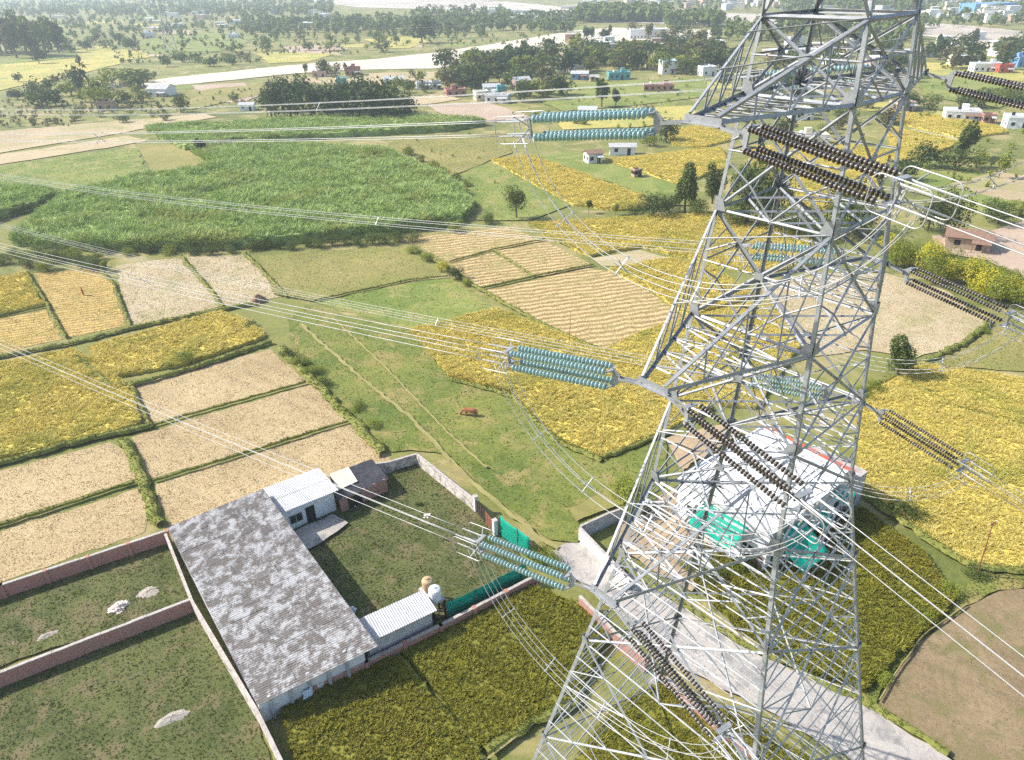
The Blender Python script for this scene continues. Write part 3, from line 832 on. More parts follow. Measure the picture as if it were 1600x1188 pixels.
# ------------------------------------------------------------------ hollow brick-walled yards
def wall(name, px, h, t, mat, label, coping='coping', pillars=0, parent=None, cat='wall', z0=0.0, pmat=None, base=False):
    """a boundary wall along a line of photo points (given at the wall's top edge), as one thing"""
    pts = [G(q[0], q[1], 0 if base else h) for q in px]
    root = empty(name, (pts[0].x, pts[0].y, 0))
    tag(root, label, cat)
    for i in range(len(pts) - 1):
        a, b = pts[i], pts[i + 1]
        d = b - a
        L = d.length
        rz = math.atan2(d.y, d.x)
        o = MB().box(0, L, -t / 2, t / 2, 0, h - 0.08).build('panel', M[mat], root)
        o.location = (a.x - pts[0].x, a.y - pts[0].y, z0)
        o.rotation_euler = (0, 0, rz)
        mb = MB()
        n = max(2, int(L / 1.2))
        r = random.Random(i + int(L * 10))
        for k in range(n):
            dz = r.uniform(-0.018, 0.018)
            mb.box(L * k / n + 0.006, L * (k + 1) / n - 0.006, -t / 2 - 0.015, t / 2 + 0.015, h - 0.08, h + 0.02 + dz)
        o = mb.build('coping', M[coping], root)
        o.location = (a.x - pts[0].x, a.y - pts[0].y, z0)
        o.rotation_euler = (0, 0, rz)
        if pillars:
            k = max(1, round(L / pillars))
            for j in range(k + 1):
                o = MB().box(-0.16, 0.16, -t / 2 - 0.11, t / 2 + 0.07, 0, h + 0.05).build('pillar', M[pmat or mat], root)
                q = a.lerp(b, j / k)
                o.location = (q.x - pts[0].x, q.y - pts[0].y, 0)
                o.rotation_euler = (0, 0, rz)
    return root


def corrugated(name, A, B, C, D, nu, nv, mat, parent, pitch=0.2, amp=0.028, seed=1):
    """roof of overlapping corrugated sheets. A-B is the upper edge, D-C the lower; waves run from A-B to D-C.
    one mesh per sheet size, shared by all the sheets"""
    r = random.Random(seed)
    A, B, C, D = map(Vector, (A, B, C, D))
    U = (B - A) / nu
    V = (D - A) / nv
    L = U.length
    n = max(4, int(L / pitch) * 4)
    un, vn = U.normalized(), V.normalized()
    wn_ = un.cross(vn).normalized()
    if wn_.z < 0:
        wn_ = -wn_
    vs = []
    for j in range(2):
        for i in range(n + 1):
            s = i / n
            p = U * s * 1.015 + V * (j * 1.03) + wn_ * (amp * math.cos(2 * PI * s * (n / 4)) + (0.03 if j else 0.0))
            vs.append(tuple(p))
    fs = [(i, i + 1, n + 2 + i, n + 1 + i) for i in range(n)]
    me = bpy.data.meshes.new(name)
    me.from_pydata(vs, [], fs)
    me.materials.append(M[mat])
    me.update()
    for a in range(nu):
        for b in range(nv):
            o = link('roof_sheet', me, None, parent)
            o.location = A + U * a + V * b + wn_ * (0.012 * (a % 2) + 0.02 * b * 0 + r.uniform(0, 0.012))
            o.rotation_euler = (r.uniform(-0.003, 0.003), r.uniform(-0.003, 0.003), r.uniform(-0.004, 0.004))


def quad_walls(mb, q, h0, tops, t=0.22, mi=0):
    """four walls around a quad footprint; tops = height at each corner"""
    n = len(q)
    cx = sum(p.x for p in q) / n
    cy = sum(p.y for p in q) / n
    inn = []
    for p in q:
        d = Vector((cx - p.x, cy - p.y, 0)).normalized()
        inn.append(p + d * t * 1.4)
    for i in range(n):
        j = (i + 1) % n
        bot = [(q[i].x, q[i].y, h0), (q[j].x, q[j].y, h0), (inn[j].x, inn[j].y, h0), (inn[i].x, inn[i].y, h0)]
        top = [(q[i].x, q[i].y, tops[i]), (q[j].x, q[j].y, tops[j]), (inn[j].x, inn[j].y, tops[j]), (inn[i].x, inn[i].y, tops[i])]
        mb.hexa(bot, top, mi)
    return mb




def shrink(q, k):
    c = sum(q, Vector()) / len(q)
    return [c + (p - c) * k for p in q]


# ---- long shed
SH = [G(262, 825, 2.5), G(410, 765, 3.9), G(570, 1003, 3.9), G(402, 1103, 2.5)]
for p in SH:
    p.z = 0
E1 = (SH[2] - SH[1]).normalized()   # along the compound's long shed
E2 = Vector((-E1.y, E1.x, 0))       # across it
root = empty('long_shed', tuple(sum(SH, Vector()) / 4))
tag(root, 'long low shed with blotchy weathered grey corrugated roof', 'shed')
org = root.location.copy()
hz = [2.5, 3.9, 3.9, 2.5]
foot = [p + (org - p).normalized() * 0.35 - org for p in SH]
quad_walls(MB(), foot, 0, [k - 0.1 for k in hz]).build('wall', M['white'], root)
rc = [SH[i] - org + Vector((0, 0, hz[i])) for i in range(4)]
corrugated('roof_sheet', rc[0], rc[3], rc[2], rc[1], 22, 3, 'asbestos', root, seed=3)
mb = MB()
for f in (0.12, 0.38, 0.64, 0.9):
    mb.bar(rc[0].lerp(rc[1], f) - Vector((0, 0, 0.1)), rc[3].lerp(rc[2], f) - Vector((0, 0, 0.1)), 0.07, 0.1)
mb.build('purlin_set', M['steel'], root)
for i in range(5):
    p = foot[3].lerp(foot[2], 0.1 + 0.18 * i)
    mb = MB().box(-0.12, 0.12, -0.03, 0.14, 0, 2.55 + 1.4 * (0.1 + 0.18 * i))
    o = mb.build('pilaster', M['grey'], root)
    o.location = p + E1 * 0.06
    o.rotation_euler = (0, 0, math.atan2(E2.y, E2.x) + PI)
for i in range(4):
    p = foot[1].lerp(foot[2], 0.15 + 0.22 * i)
    o = MB().box(-0.6, 0.6, -0.05, 0.05, 1.0, 2.2).build('window', M['dark'], root)
    o.location = p + E2 * 0.03
    o.rotation_euler = (0, 0, math.atan2(E1.y, E1.x))

# ---- low lean-to
def hut(name, label, px, z, wallmat, roofmat, nu, nv, drop=0.0, cat='building', over=0.25):
    q = [G(p[0], p[1], z) for p in px]
    c = sum(q, Vector()) / 4
    c.z = 0
    root = empty(name, tuple(c))
    tag(root, label, cat)
    rr = [p - c for p in q]
    hs = [z, z, z - drop, z - drop]
    rr = [Vector((p.x, p.y, hs[i])) for i, p in enumerate(rr)]
    ft = [Vector((p.x, p.y, 0)) * (1 - over / Vector((p.x, p.y, 0)).length) for p in rr]
    quad_walls(MB(), ft, 0, [h - 0.06 for h in hs], 0.18).build('wall', M[wallmat], root)
    if roofmat:
        corrugated('roof_sheet', rr[0], rr[1], rr[2], rr[3], nu, nv, roofmat, root, seed=len(label))
    return root, ft, rr


lt, ltf, ltr = hut('lean_to', 'narrow white lean-to with corrugated tin roof beside the water tanks', [(553, 971), (661, 922), (678, 950), (571, 1004)], 3.0, 'grey', 'tin_white', 6, 1, 0.15)
st, stf, strr = hut('store_room', 'small whitewashed store room with ribbed tin roof and open doorway', [(410, 764), (497, 731), (523, 762), (438, 799)], 3.2, 'white', 'tin_white', 6, 2, 0.25)
# doorway and window on the yard side (edge 3-2)
def on_wall(root, a, b, f, w, z0, z1, name, mat, out=0.03, th=0.06):
    d = (b - a)
    p = a.lerp(b, f)
    n = Vector((d.y, -d.x, 0)).normalized()
    if n.dot(p) < 0:
        n = -n
    o = MB().box(-w / 2, w / 2, -th / 2, th / 2, z0, z1).build(name, M[mat], root)
    o.location = (p.x + n.x * out, p.y + n.y * out, 0)
    o.rotation_euler = (0, 0, math.atan2(d.y, d.x))
    return o


on_wall(st, stf[3], stf[2], 0.50, 0.95, 0.0, 2.15, 'door', 'dark')
w = on_wall(st, stf[3], stf[2], 0.22, 1.25, 0.95, 1.9, 'window', 'dark')
mb = MB()
for x0, x1, z0, z1 in ((-0.7, 0.7, 1.9, 1.97), (-0.7, 0.7, 0.88, 0.95), (-0.7, -0.63, 0.95, 1.9), (0.63, 0.7, 0.95, 1.9), (-0.03, 0.03, 0.95, 1.9)):
    mb.box(x0, x1, -0.05, 0.05, z0, z1)
mb.build('frame', M['grey'], w)
on_wall(st, stf[2], stf[1], 0.5, 0.9, 1.0, 1.9, 'window', 'dark')

bh, bhf, bhr = hut('black_hut', 'low brick hut roofed with black tarpaulin and a cream sheet', [(514, 743), (581, 717), (607, 746), (528, 781)], 2.1, 'brick', None, 1, 1, 0.2)
mb = MB()
n = 8
vs, fs = [], []
rb = random.Random(4)
for i in range(n + 1):
    for j in range(n + 1):
        p = bhr[0].lerp(bhr[1], i / n).lerp(bhr[3].lerp(bhr[2], i / n), j / n)
        vs.append((p.x, p.y, p.z + rb.uniform(-0.05, 0.07)))
for i in range(n):
    for j in range(n):
        fs.append((i * (n + 1) + j, i * (n + 1) + j + 1, (i + 1) * (n + 1) + j + 1, (i + 1) * (n + 1) + j))
mb.add(vs, fs)
o = mb.build('roof', M['tarp_black'], bh)
mb = MB()
a, b, c, d = [bhr[0].lerp(bhr[1], u).lerp(bhr[3].lerp(bhr[2], u), v) + Vector((0, 0, 0.13)) for u, v in ((0.02, 0.0), (0.45, 0.02), (0.47, 0.66), (0.05, 0.68))]
mb.hexa([a, b, c, d], [p + Vector((0, 0, 0.05)) for p in (a, b, c, d)])
mb.build('cream_sheet', M['cream'], bh)
for k in range(5):
    p = bhr[3].lerp(bhr[2], 0.1 + 0.2 * k) + Vector((0, 0, 0.12))
    MB().box(p.x - 0.12, p.x + 0.12, p.y - 0.06, p.y + 0.06, p.z, p.z + 0.08).build('weight_brick', M['brick'], bh)
on_wall(bh, bhf[3], bhf[2], 0.3, 1.6, 0.0, 1.6, 'opening', 'dark')

# ---- boundary walls
wall('brick_wall', [(-70, 938), (0, 914), (260, 829)], 1.7, 0.25, 'brick', 'red brick wall along the pale stubble at the left edge', pillars=3.4)
wall('brick_wall', [(-70, 1078), (0, 1050), (298, 936)], 1.7, 0.25, 'brick', 'red brick wall dividing the two grassy plots at lower left', pillars=0)
wall('side_wall', [(258, 834), (300, 940), (402, 1112), (452, 1215)], 1.7, 0.22, 'oldwall', 'narrow grey wall running down the left side of the long shed')
wall('brick_wall', [(410, 1124), (575, 1050), (690, 993), (838, 915)], 1.35, 0.25, 'brick', 'low red brick wall between the shed and olive rice', pillars=4.0, base=True)
wall('old_wall', [(560, 728), (606, 722), (652, 709)], 1.5, 0.22, 'oldwall', 'short dark plastered wall between black hut and wall corner')
wall('old_wall', [(652, 710), (742, 781)], 1.7, 0.22, 'oldwall', 'peeling white wall from the far corner down to the gate')
wall('white_wall', [(906, 824), (984, 905)], 1.7, 0.22, 'white', 'bright white wall along the lane before the tower')
wall('grey_wall', [(907, 822), (950, 802), (985, 790)], 1.7, 0.22, 'grey', 'grey cement wall behind the small walled garden')
wall('brick_wall', [(906, 931), (962, 988), (1010, 1030)], 1.6, 0.25, 'brick', 'red brick wall along the lane below the tower arm')
wall('brick_wall', [(1040, 1058), (1120, 1130), (1180, 1178)], 1.4, 0.25, 'brick', 'red brick wall behind the lowest dark insulators')

# ---- gate: dark sheet leaves between two white posts
g0, g1 = G(744, 800, 0), G(774, 838, 0)
gate = empty('gate', tuple(g0))
tag(gate, 'dark sheet metal gate between two white posts', 'gate')
dg = g1 - g0
rzg = math.atan2(dg.y, dg.x)
Lg = dg.length
for i in range(2):
    o = MB().box(0.22 + i * (Lg - 0.4) / 2, 0.2 + (i + 1) * (Lg - 0.4) / 2, -0.03, 0.03, 0.08, 1.75).build('gate_leaf', M['rust' if i else 'dark'], gate)
    o.rotation_euler = (0, 0, rzg)
    mb = MB()
    for k in range(4):
        x = 0.3 + i * (Lg - 0.4) / 2 + k * (Lg - 0.4) / 8
        mb.box(x, x + 0.05, -0.06, -0.031, 0.1, 1.7)
    o2 = mb.build('rib', M['wood'], o)
for x in (0.0, Lg):
    o = MB().box(-0.2, 0.2, -0.2, 0.2, 0, 2.1).build('gate_post', M['white'], gate)
    o.location = dg.normalized() * x
    o.rotation_euler = (0, 0, rzg)
    MB().box(-0.25, 0.25, -0.25, 0.25, 2.1, 2.2).build('cap', M['coping'], o)

# ---- green shade nets
def net(name, label, line, h, sag, lean=0.5, mat='net', posts=True, z0=0.05):
    pts = [G(q[0], q[1], 0) for q in line]
    c = pts[0].copy()
    root = empty(name, tuple(c))
    tag(root, label, 'shade net')
    seg = []
    for i in range(len(pts) - 1):
        n = max(2, int((pts[i + 1] - pts[i]).length / 0.5))
        seg += [pts[i].lerp(pts[i + 1], j / n) for j in range(n)]
    seg.append(pts[-1])
    r = random.Random(len(seg))
    vs, fs = [], []
    m = 6
    for i, p in enumerate(seg):
        d = (seg[min(i + 1, len(seg) - 1)] - seg[max(i - 1, 0)]).normalized()
        s = Vector((d.y, -d.x, 0))
        u = (i % 5) / 5.0
        top = h - sag * math.sin(PI * u) + r.uniform(-0.05, 0.05)
        for j in range(m + 1):
            f = j / m
            k = p - c + s * (lean * (1 - f) ** 1.5 + 0.10 * math.sin(i * 1.3 + j) * f * (1 - f) * 4)
            vs.append((k.x, k.y, z0 + f * top))
    w_ = m + 1
    for i in range(len(seg) - 1):
        for j in range(m):
            fs.append((i * w_ + j, (i + 1) * w_ + j, (i + 1) * w_ + j + 1, i * w_ + j + 1))
    o = MB().add(vs, fs).build('net_sheet', M[mat], root, smooth=True)
    sol = o.modifiers.new('thickness', 'SOLIDIFY')
    sol.thickness = 0.012
    if posts:
        for i in range(0, len(seg), 5):
            q = seg[i] - c
            MB().tube([(q.x, q.y, 0), (q.x, q.y, h + 0.1)], 0.035, 6).build('post', M['wood'], root)


net('shade_net', 'green shade net leaning on posts right of the gate', [(781, 840), (802, 858), (828, 876)], 3.0, 0.15, -0.1)
net('shade_net', 'green shade net hung along the brick wall beside the water tanks', [(699, 972), (745, 950), (822, 908)], 2.3, 0.1, -0.15)

# ---- water tanks on a stand
def tank(name, label, px, mat, r, h, z):
    p = G(px[0], px[1], z)
    root = empty(name, tuple(p))
    tag(root, label, 'water tank')
    prof = [(r * 0.96, 0)]
    k = 5
    for i in range(k):
        a, b = h * 0.82 * i / k, h * 0.82 * (i + 1) / k
        prof += [(r, a + 0.02), (r, b - 0.05), (r * 0.955, b - 0.03), (r * 0.955, b)]
    prof += [(r * 0.9, h * 0.88), (r * 0.55, h * 0.97)]
    MB().lathe(prof, 20).build('body', M[mat], root, smooth=False)
    MB().lathe([(r * 0.34, 0), (r * 0.34, 0.09), (r * 0.28, 0.13)], 14, c=(0, 0, h * 0.965)).build('lid', M[mat], root)
    MB().tube([(r * 0.95, 0, 0.15), (r + 0.2, 0, 0.15), (r + 0.2, 0, -z * 0.9)], 0.03, 6).build('outlet_pipe', M['grey'], root)


def stand(name, label, px, z, s, mat):
    p = G(px[0], px[1], 0)
    root = empty(name, tuple(p), rz=math.atan2(E2.y, E2.x))
    tag(root, label, 'stand')
    MB().box(-s, s, -s, s, z - 0.12, z - 0.005).build('platform', M['grey'], root)
    for a, b in ((-1, -1), (1, -1), (1, 1), (-1, 1)):
        MB().bar((a * s * 0.92, b * s * 0.92, 0), (a * s * 0.92, b * s * 0.92, z - 0.12), 0.14).build('leg', M[mat], root)
    for k in range(4):
        c = [(-1, -1), (1, -1), (1, 1), (-1, 1)]
        p0, p1 = c[k], c[(k + 1) % 4]
        MB().bar((p0[0] * s * 0.92, p0[1] * s * 0.92, 0.3), (p1[0] * s * 0.92, p1[1] * s * 0.92, z - 0.4), 0.05).build('brace', M['rust'], root)


_t1 = G(669, 921, 1.9)
_t2 = G(680, 934, 2.4)
def ppx(v, z):
    """photo point straight below a place"""
    h = CAM_H - z
    d = v.y * _c + h * _s
    x, y = FPX * v.x / d, FPX * (h * _c - v.y * _s) / d
    return (800 + x * math.cos(ROLL) + y * math.sin(ROLL), 594 + y * math.cos(ROLL) - x * math.sin(ROLL))


stand('tank_stand', 'frame stand under the tan water tank', ppx(_t1, 0), 1.9, 0.62, 'grey')
stand('tank_stand', 'dark stand under the white water tank', ppx(_t2, 0), 2.4, 0.62, 'dark')
tank('water_tank', 'tan water tank on a stand behind the white one', (669, 921), 'tank_tan', 0.52, 1.35, 1.9)
tank('water_tank', 'white water tank at the end of the lean-to', (680, 934), 'tank_white', 0.55, 1.25, 2.4)

# ------------------------------------------------------------------ transmission tower
TC = Vector((10.5, 24.75, 0))
TROT = RD(41.5)
Z_LOW = [30.2, 38.3, 46.25]      # lower chords of the three cross arm levels
Z_UP = [34.4, 42.4, 48.55]
SPAN = [9.8, 8.0, 6.85]
LEVELS = [48.55, 46.25, 42.4, 38.3, 34.4, 30.2, 25.6, 19.4, 11.0, 0.0]


def tw(z):
    return 6.2 - (z - 30.2) * 0.150 if z >= 30.2 else 6.2 + (30.2 - z) * 0.357


def corner(sx, sy, z):
    w = tw(z) / 2
    return Vector((sx * w, sy * w, z))


tower = empty('transmission_tower', tuple(TC), TROT)
tag(tower, 'tall galvanised steel lattice tower in the right foreground', 'tower')
for sx, sy in ((-1, -1), (1, -1), (1, 1), (-1, 1)):
    mb = MB()
    out = Vector((sx, sy, 0))
    zs = [0.0, 11.0, 19.4, 30.2, 38.3, 48.55]
    for a, b, wd in zip(zs, zs[1:], (0.22, 0.20, 0.18, 0.155, 0.13)):
        mb.angle(corner(sx, sy, a), corner(sx, sy, b + (0.05 if b < 48 else 0)), wd, 0.026, out)
    mb.angle(corner(sx, sy, 48.55), Vector((sx * 0.9, sy * 0.9, 53.2)), 0.12, 0.02, out)
    leg = mb.build('leg', M['steel'], tower)
    mb = MB()
    for k in range(90):
        z = 3.0 + k * 0.5
        c = corner(sx, sy, z)
        d = Vector((sx, 0, 0)) if k % 2 else Vector((0, sy, 0))
        mb.bar(c, c + d * 0.16, 0.018)
    if (sx, sy) == (-1, -1):
        tag(mb.build('step_bolts', M['steel'], leg), kind='stuff')
    b = corner(sx, sy, 0)
    MB().box(b.x - 0.6, b.x + 0.6, b.y - 0.6, b.y + 0.6, -0.3, 0.5).build('footing', M['concrete'], tower)


def member(name, p, q, w, ref, parent=tower, t=None, mat='steel'):
    o = MB().angle(p, q, w, t or max(0.010, w * 0.13), ref).build(name, M[mat], parent)
    return o


FACES = [((-1, -1), (1, -1)), ((1, -1), (1, 1)), ((1, 1), (-1, 1)), ((-1, 1), (-1, -1))]
for fi, (A, B) in enumerate(FACES):
    nrm = Vector(((A[0] + B[0]) / 2, (A[1] + B[1]) / 2, 0))
    for li in range(len(LEVELS) - 1):
        zt, zb = LEVELS[li], LEVELS[li + 1]
        a0, b0 = corner(*A, zb), corner(*B, zb)
        a1, b1 = corner(*A, zt), corner(*B, zt)
        big = zb < 30
        wd = 0.105 if big else 0.088
        off = nrm * 0.02
        inn = -nrm * 0.05
        if zb > 1:
            member('horizontal_brace', a0 + off, b0 + off, 0.10 if zb in Z_LOW else 0.075, nrm)
        if li == 0:
            member('horizontal_brace', a1 + off, b1 + off, 0.11, nrm)
        member('diagonal_brace', a0 + off, b1 + off, wd, nrm)
        member('diagonal_brace', b0 + inn, a1 + inn, wd, nrm)
        w0, w1 = (b0 - a0).length, (b1 - a1).length
        f = w0 / (w0 + w1)
        P = a0.lerp(b1, f)
        rw = 0.05 if not big else 0.058

        def leg_at(S, z):
            return corner(*S, z)

        # gusset plate where the diagonals cross
        gp = MB()
        u = (b0 - a0).normalized()
        gp.hexa([P + off * 0.4 + u * i + Vector((0, 0, j)) for i, j in ((-0.17, -0.13), (0.17, -0.13), (0.17, 0.13), (-0.17, 0.13))],
                [P + off * 0.4 + nrm * 0.02 + u * i + Vector((0, 0, j)) for i, j in ((-0.17, -0.13), (0.17, -0.13), (0.17, 0.13), (-0.17, 0.13))])
        gp.build('gusset_plate', M['steel'], tower)
        if not big:
            mid_lo = (a0 + b0) / 2
            member('secondary_brace', mid_lo + off, a0.lerp(P, 0.52) + off, 0.05, nrm)
            member('secondary_brace', mid_lo + off, b0.lerp(P, 0.52) + off, 0.05, nrm)
            member('secondary_brace', leg_at(A, P.z) + off, leg_at(B, P.z) + off, 0.05, nrm)
            if zt - zb > 2.5:
                member('secondary_brace', leg_at(A, (zb + zt) / 2 - 0.2) + off, a0.lerp(P, 0.52) + off, rw, nrm)
                member('secondary_brace', leg_at(B, (zb + zt) / 2 - 0.2) + off, b0.lerp(P, 0.52) + off, rw, nrm)
                member('secondary_brace', leg_at(A, zb + (zt - zb) * 0.62) + off, a1.lerp(P, 0.5) + off, rw, nrm)
                member('secondary_brace', leg_at(B, zb + (zt - zb) * 0.62) + off, b1.lerp(P, 0.5) + off, rw, nrm)
        else:
            n = 3 if zt - zb < 9 else 4
            for S, s0, s1 in ((A, a0, a1), (B, b0, b1)):
                for k in range(1, n):
                    g = k / n
                    q = s0.lerp(P, g)
                    z1_, z2_ = q.z, min(zt, q.z + (P.z - zb) / n)
                    member('secondary_brace', leg_at(S, z1_) + off, q + off, rw, nrm)
                    member('secondary_brace', leg_at(S, z2_) + off, q + off, rw, nrm)
                for k in range(1, n):
                    g = k / n
                    q = s1.lerp(P, g)
                    member('secondary_brace', leg_at(S, q.z) + off, q + off, rw, nrm)
                    if k < n - 1 or zt - zb > 7:
                        member('secondary_brace', leg_at(S, max(P.z, q.z - (zt - P.z) / n)) + off, q + off, rw, nrm)
            for k in range(1, n):
                g = k / n
                member('tie_brace', a0.lerp(P, g) - off, b0.lerp(P, g) - off, 0.05, nrm)
                member('tie_brace', a1.lerp(P, g) - off, b1.lerp(P, g) - off, 0.05, nrm)
            member('tie_brace', leg_at(A, P.z) - off, leg_at(B, P.z) - off, 0.055, nrm)
            m0 = (a0 + b0) / 2
            if zb > 1:
                member('secondary_brace', m0 + off, a0.lerp(P, 0.5) + off, rw, nrm)
                member('secondary_brace', m0 + off, b0.lerp(P, 0.5) + off, rw, nrm)
        # gusset plates on the legs
        for S, c in ((A, a0), (B, b0)):
            d = (b0 - a0).normalized() * (1 if S == A else -1)
            k = c + off * 1.3
            MB().hexa([k, k + d * 0.45, k + d * 0.3 + Vector((0, 0, 0.42)), k + Vector((0, 0, 0.5))],
                      [p + nrm * 0.015 for p in (k, k + d * 0.45, k + d * 0.3 + Vector((0, 0, 0.42)), k + Vector((0, 0, 0.5)))]).build('gusset_plate', M['steel'], tower)

# plan bracing inside the body
for z in (46.25, 42.4, 38.3, 34.4, 30.2, 19.4):
    mids = [(corner(*A, z) + corner(*B, z)) / 2 for A, B in FACES]
    for k in range(4):
        member('plan_brace', mids[k], mids[(k + 1) % 4], 0.08, (0, 0, 1))
    member('plan_brace', corner(-1, -1, z), corner(1, 1, z) + Vector((0, 0, 0.02)), 0.08, (0, 0, 1))
    if z > 30:
        member('plan_brace', corner(1, -1, z) + Vector((0, 0, -0.06)), corner(-1, 1, z) + Vector((0, 0, -0.06)), 0.08, (0, 0, 1))

# earth wire peaks
for s in (-1, 1):
    pk = empty('earthwire_peak', parent=tower)
    tip = Vector((s * 4.6, 0, 54.6))
    for sy in (-1, 1):
        member('chord', corner(s, sy, 48.55) + Vector((0, 0, 0.1)), tip + Vector((0, sy * 0.1, 0)), 0.10, (0, sy, 0), pk)
        member('chord', Vector((s * 0.9, sy * 0.9, 53.2)), tip + Vector((0, sy * 0.12, 0.06)), 0.09, (0, sy, 0), pk)
        for k in (0.33, 0.66):
            p = corner(s, sy, 48.55).lerp(tip, k)
            q = Vector((s * 0.9, sy * 0.9, 53.2)).lerp(tip, k * 0.8)
            member('lacing', p, q, 0.06, (0, sy, 0), pk)
    for k in (0.3, 0.6):
        p = corner(s, 1, 48.55).lerp(tip, k)
        q = corner(s, -1, 48.55).lerp(tip, k)
        member('lacing', p, q, 0.06, (0, 0, -1), pk)
for A, B in FACES:
    nrm = Vector(((A[0] + B[0]) / 2, (A[1] + B[1]) / 2, 0))
    member('diagonal_brace', corner(*A, 48.55), Vector((B[0] * 0.9, B[1] * 0.9, 53.2)), 0.08, nrm)
    member('diagonal_brace', corner(*B, 48.55), Vector((A[0] * 0.9, A[1] * 0.9, 53.2)), 0.08, nrm)
    member('horizontal_brace', Vector((A[0] * 0.9, A[1] * 0.9, 53.2)), Vector((B[0] * 0.9, B[1] * 0.9, 53.2)), 0.08, nrm)

# cross arms
TIPS = {}
for lv in range(3):
    zl, zu, sp = Z_LOW[lv], Z_UP[lv], SPAN[lv]
    for s in (-1, 1):
        arm = empty('cross_arm', parent=tower)
        up = Vector((0, 0, 1))
        lo, hi = {}, {}
        for sy in (-1, 1):
            tip = Vector((s * sp, sy * 0.5, zl))
            lo[sy] = (corner(s, sy, zl), tip)
            hi[sy] = (corner(s, sy, zu), tip + up * 0.22)
            member('chord', lo[sy][0], tip, 0.125, (0, sy, -0.6), arm)
            member('chord', hi[sy][0], tip + up * 0.22, 0.105, (0, sy, 0.6), arm)
            n = 4
            for k in range(1, n):
                p = lo[sy][0].lerp(lo[sy][1], k / n)
                q = hi[sy][0].lerp(hi[sy][1], k / n)
                member('lacing', p, q, 0.055, (0, sy, 0), arm)
                q0 = hi[sy][0].lerp(hi[sy][1], (k - 1) / n)
                member('lacing', p, q0, 0.055, (0, sy, 0), arm)
        n = 5
        for k in range(n):
            a, b = k / n, (k + 1) / n
            for D, w, z in ((lo, 0.062, -0.02), (hi, 0.05, 0.02)):
                if D is hi and k % 2:
                    continue
                p0, p1 = D[-1][0].lerp(D[-1][1], a), D[1][0].lerp(D[1][1], b)
                q0, q1 = D[1][0].lerp(D[1][1], a), D[-1][0].lerp(D[-1][1], b)
                if k < n - 1:
                    member('lacing', p0 + up * z, p1 + up * z, w, (0, 0, -1), arm)
                    if D is lo:
                        member('lacing', q0 + up * z * 3, q1 + up * z * 3, w, (0, 0, -1), arm)
                if D is lo and k:
                    member('lacing', p0 + up * z * 2, q0 + up * z * 2, w, (0, 0, -1), arm)
        c = Vector((s * sp, 0, zl))
        tp = MB().box(c.x - 0.16, c.x + 0.16, -0.62, 0.62, zl - 0.05, zl - 0.02)
        tp.box(c.x - 0.02, c.x + 0.02, -0.60, 0.60, zl - 0.02, zl + 0.17)
        tp.build('tip_plate', M['steel'], arm)
        TIPS[(lv, s)] = Matrix.Translation(TC) @ Matrix.Rotation(TROT, 4, 'Z') @ c

# ------------------------------------------------------------------ insulator sets, conductors, jumpers
DL = Vector((-0.8, 0.6, 0)).normalized()
DR = Vector((0.5, -0.866, 0)).normalized()
VW = Vector((-math.sin(TROT), math.cos(TROT), 0))     # along the line, to the left
SL_L, SL_R = 0.122, 0.10
NDISC, PITCHD = 26, 0.152


def disc_mesh(mat):
    mb = MB()
    n = 12
    prof = [(0.045, -0.085), (0.055, -0.045), (0.105, -0.027), (0.130, 0.004), (0.130, 0.028), (0.10, 0.04), (0.05, 0.062)]
    mb.lathe(prof[1:], n, 0)
    mb.lathe(prof[:2], 8, 1)
    me = mb.mesh('disc')
    me.materials.append(M[mat])
    me.materials.append(M['alu'])
    me.polygons.foreach_set('use_smooth', [True] * len(me.polygons))
    return me


DISC = {'glass': disc_mesh('glass'), 'glass_backlit': disc_mesh('glass_backlit')}
_rod = MB().tube([(0, 0, 0), (NDISC * PITCHD + 0.12, 0, 0)], 0.022, 6).mesh('string')
_rod.materials.append(M['steel'])


def racetrack(x0, x1, z, y, r=0.016):
    pts = []
    rad = min(0.2, z * 0.6)
    for cx, cz, a0 in ((x1 - rad, z - rad, 0), (x0 + rad, z - rad, 90), (x0 + rad, -z + rad, 180), (x1 - rad, -z + rad, 270)):
        for k in range(5):
            a = RD(a0 + 90 * k / 4)
            pts.append((cx + rad * math.cos(a), y, cz + rad * math.sin(a)))
    return MB().tube(pts, r, 6, closed=True)


_rings = []
for y in (-0.52, 0.52):
    me = racetrack(5.05, 6.45, 0.42, y).mesh('grading_ring')
    me.materials.append(M['alu'])
    me.polygons.foreach_set('use_smooth', [True] * len(me.polygons))
    _rings.append(me)
yb = MB()
yb.box(0, 0.10, -0.06, 0.06, -0.05, 0.05)
for y in (-0.09, 0.09):
    yb.bar((-0.05, y, 0), (0.82, y, 0), 0.03, 0.09)
yb.hexa([(0.78, -0.03, -0.12), (0.78, 0.03, -0.12), (1.06, 0.03, -0.36), (1.06, -0.03, -0.36)], [(0.78, -0.03, 0.12), (0.78, 0.03, 0.12), (1.06, 0.03, 0.36), (1.06, -0.03, 0.36)])
for z in (-0.28, 0.28):
    yb.hexa([(1.0, -0.10, z - 0.02), (1.0, 0.10, z - 0.02), (1.14, 0.30, z - 0.02), (1.14, -0.30, z - 0.02)], [(1.0, -0.10, z + 0.02), (1.0, 0.10, z + 0.02), (1.14, 0.30, z + 0.02), (1.14, -0.30, z + 0.02)])
YK1 = yb.mesh('yoke')
yb = MB()
x5 = 1.2 + NDISC * PITCHD + 0.14
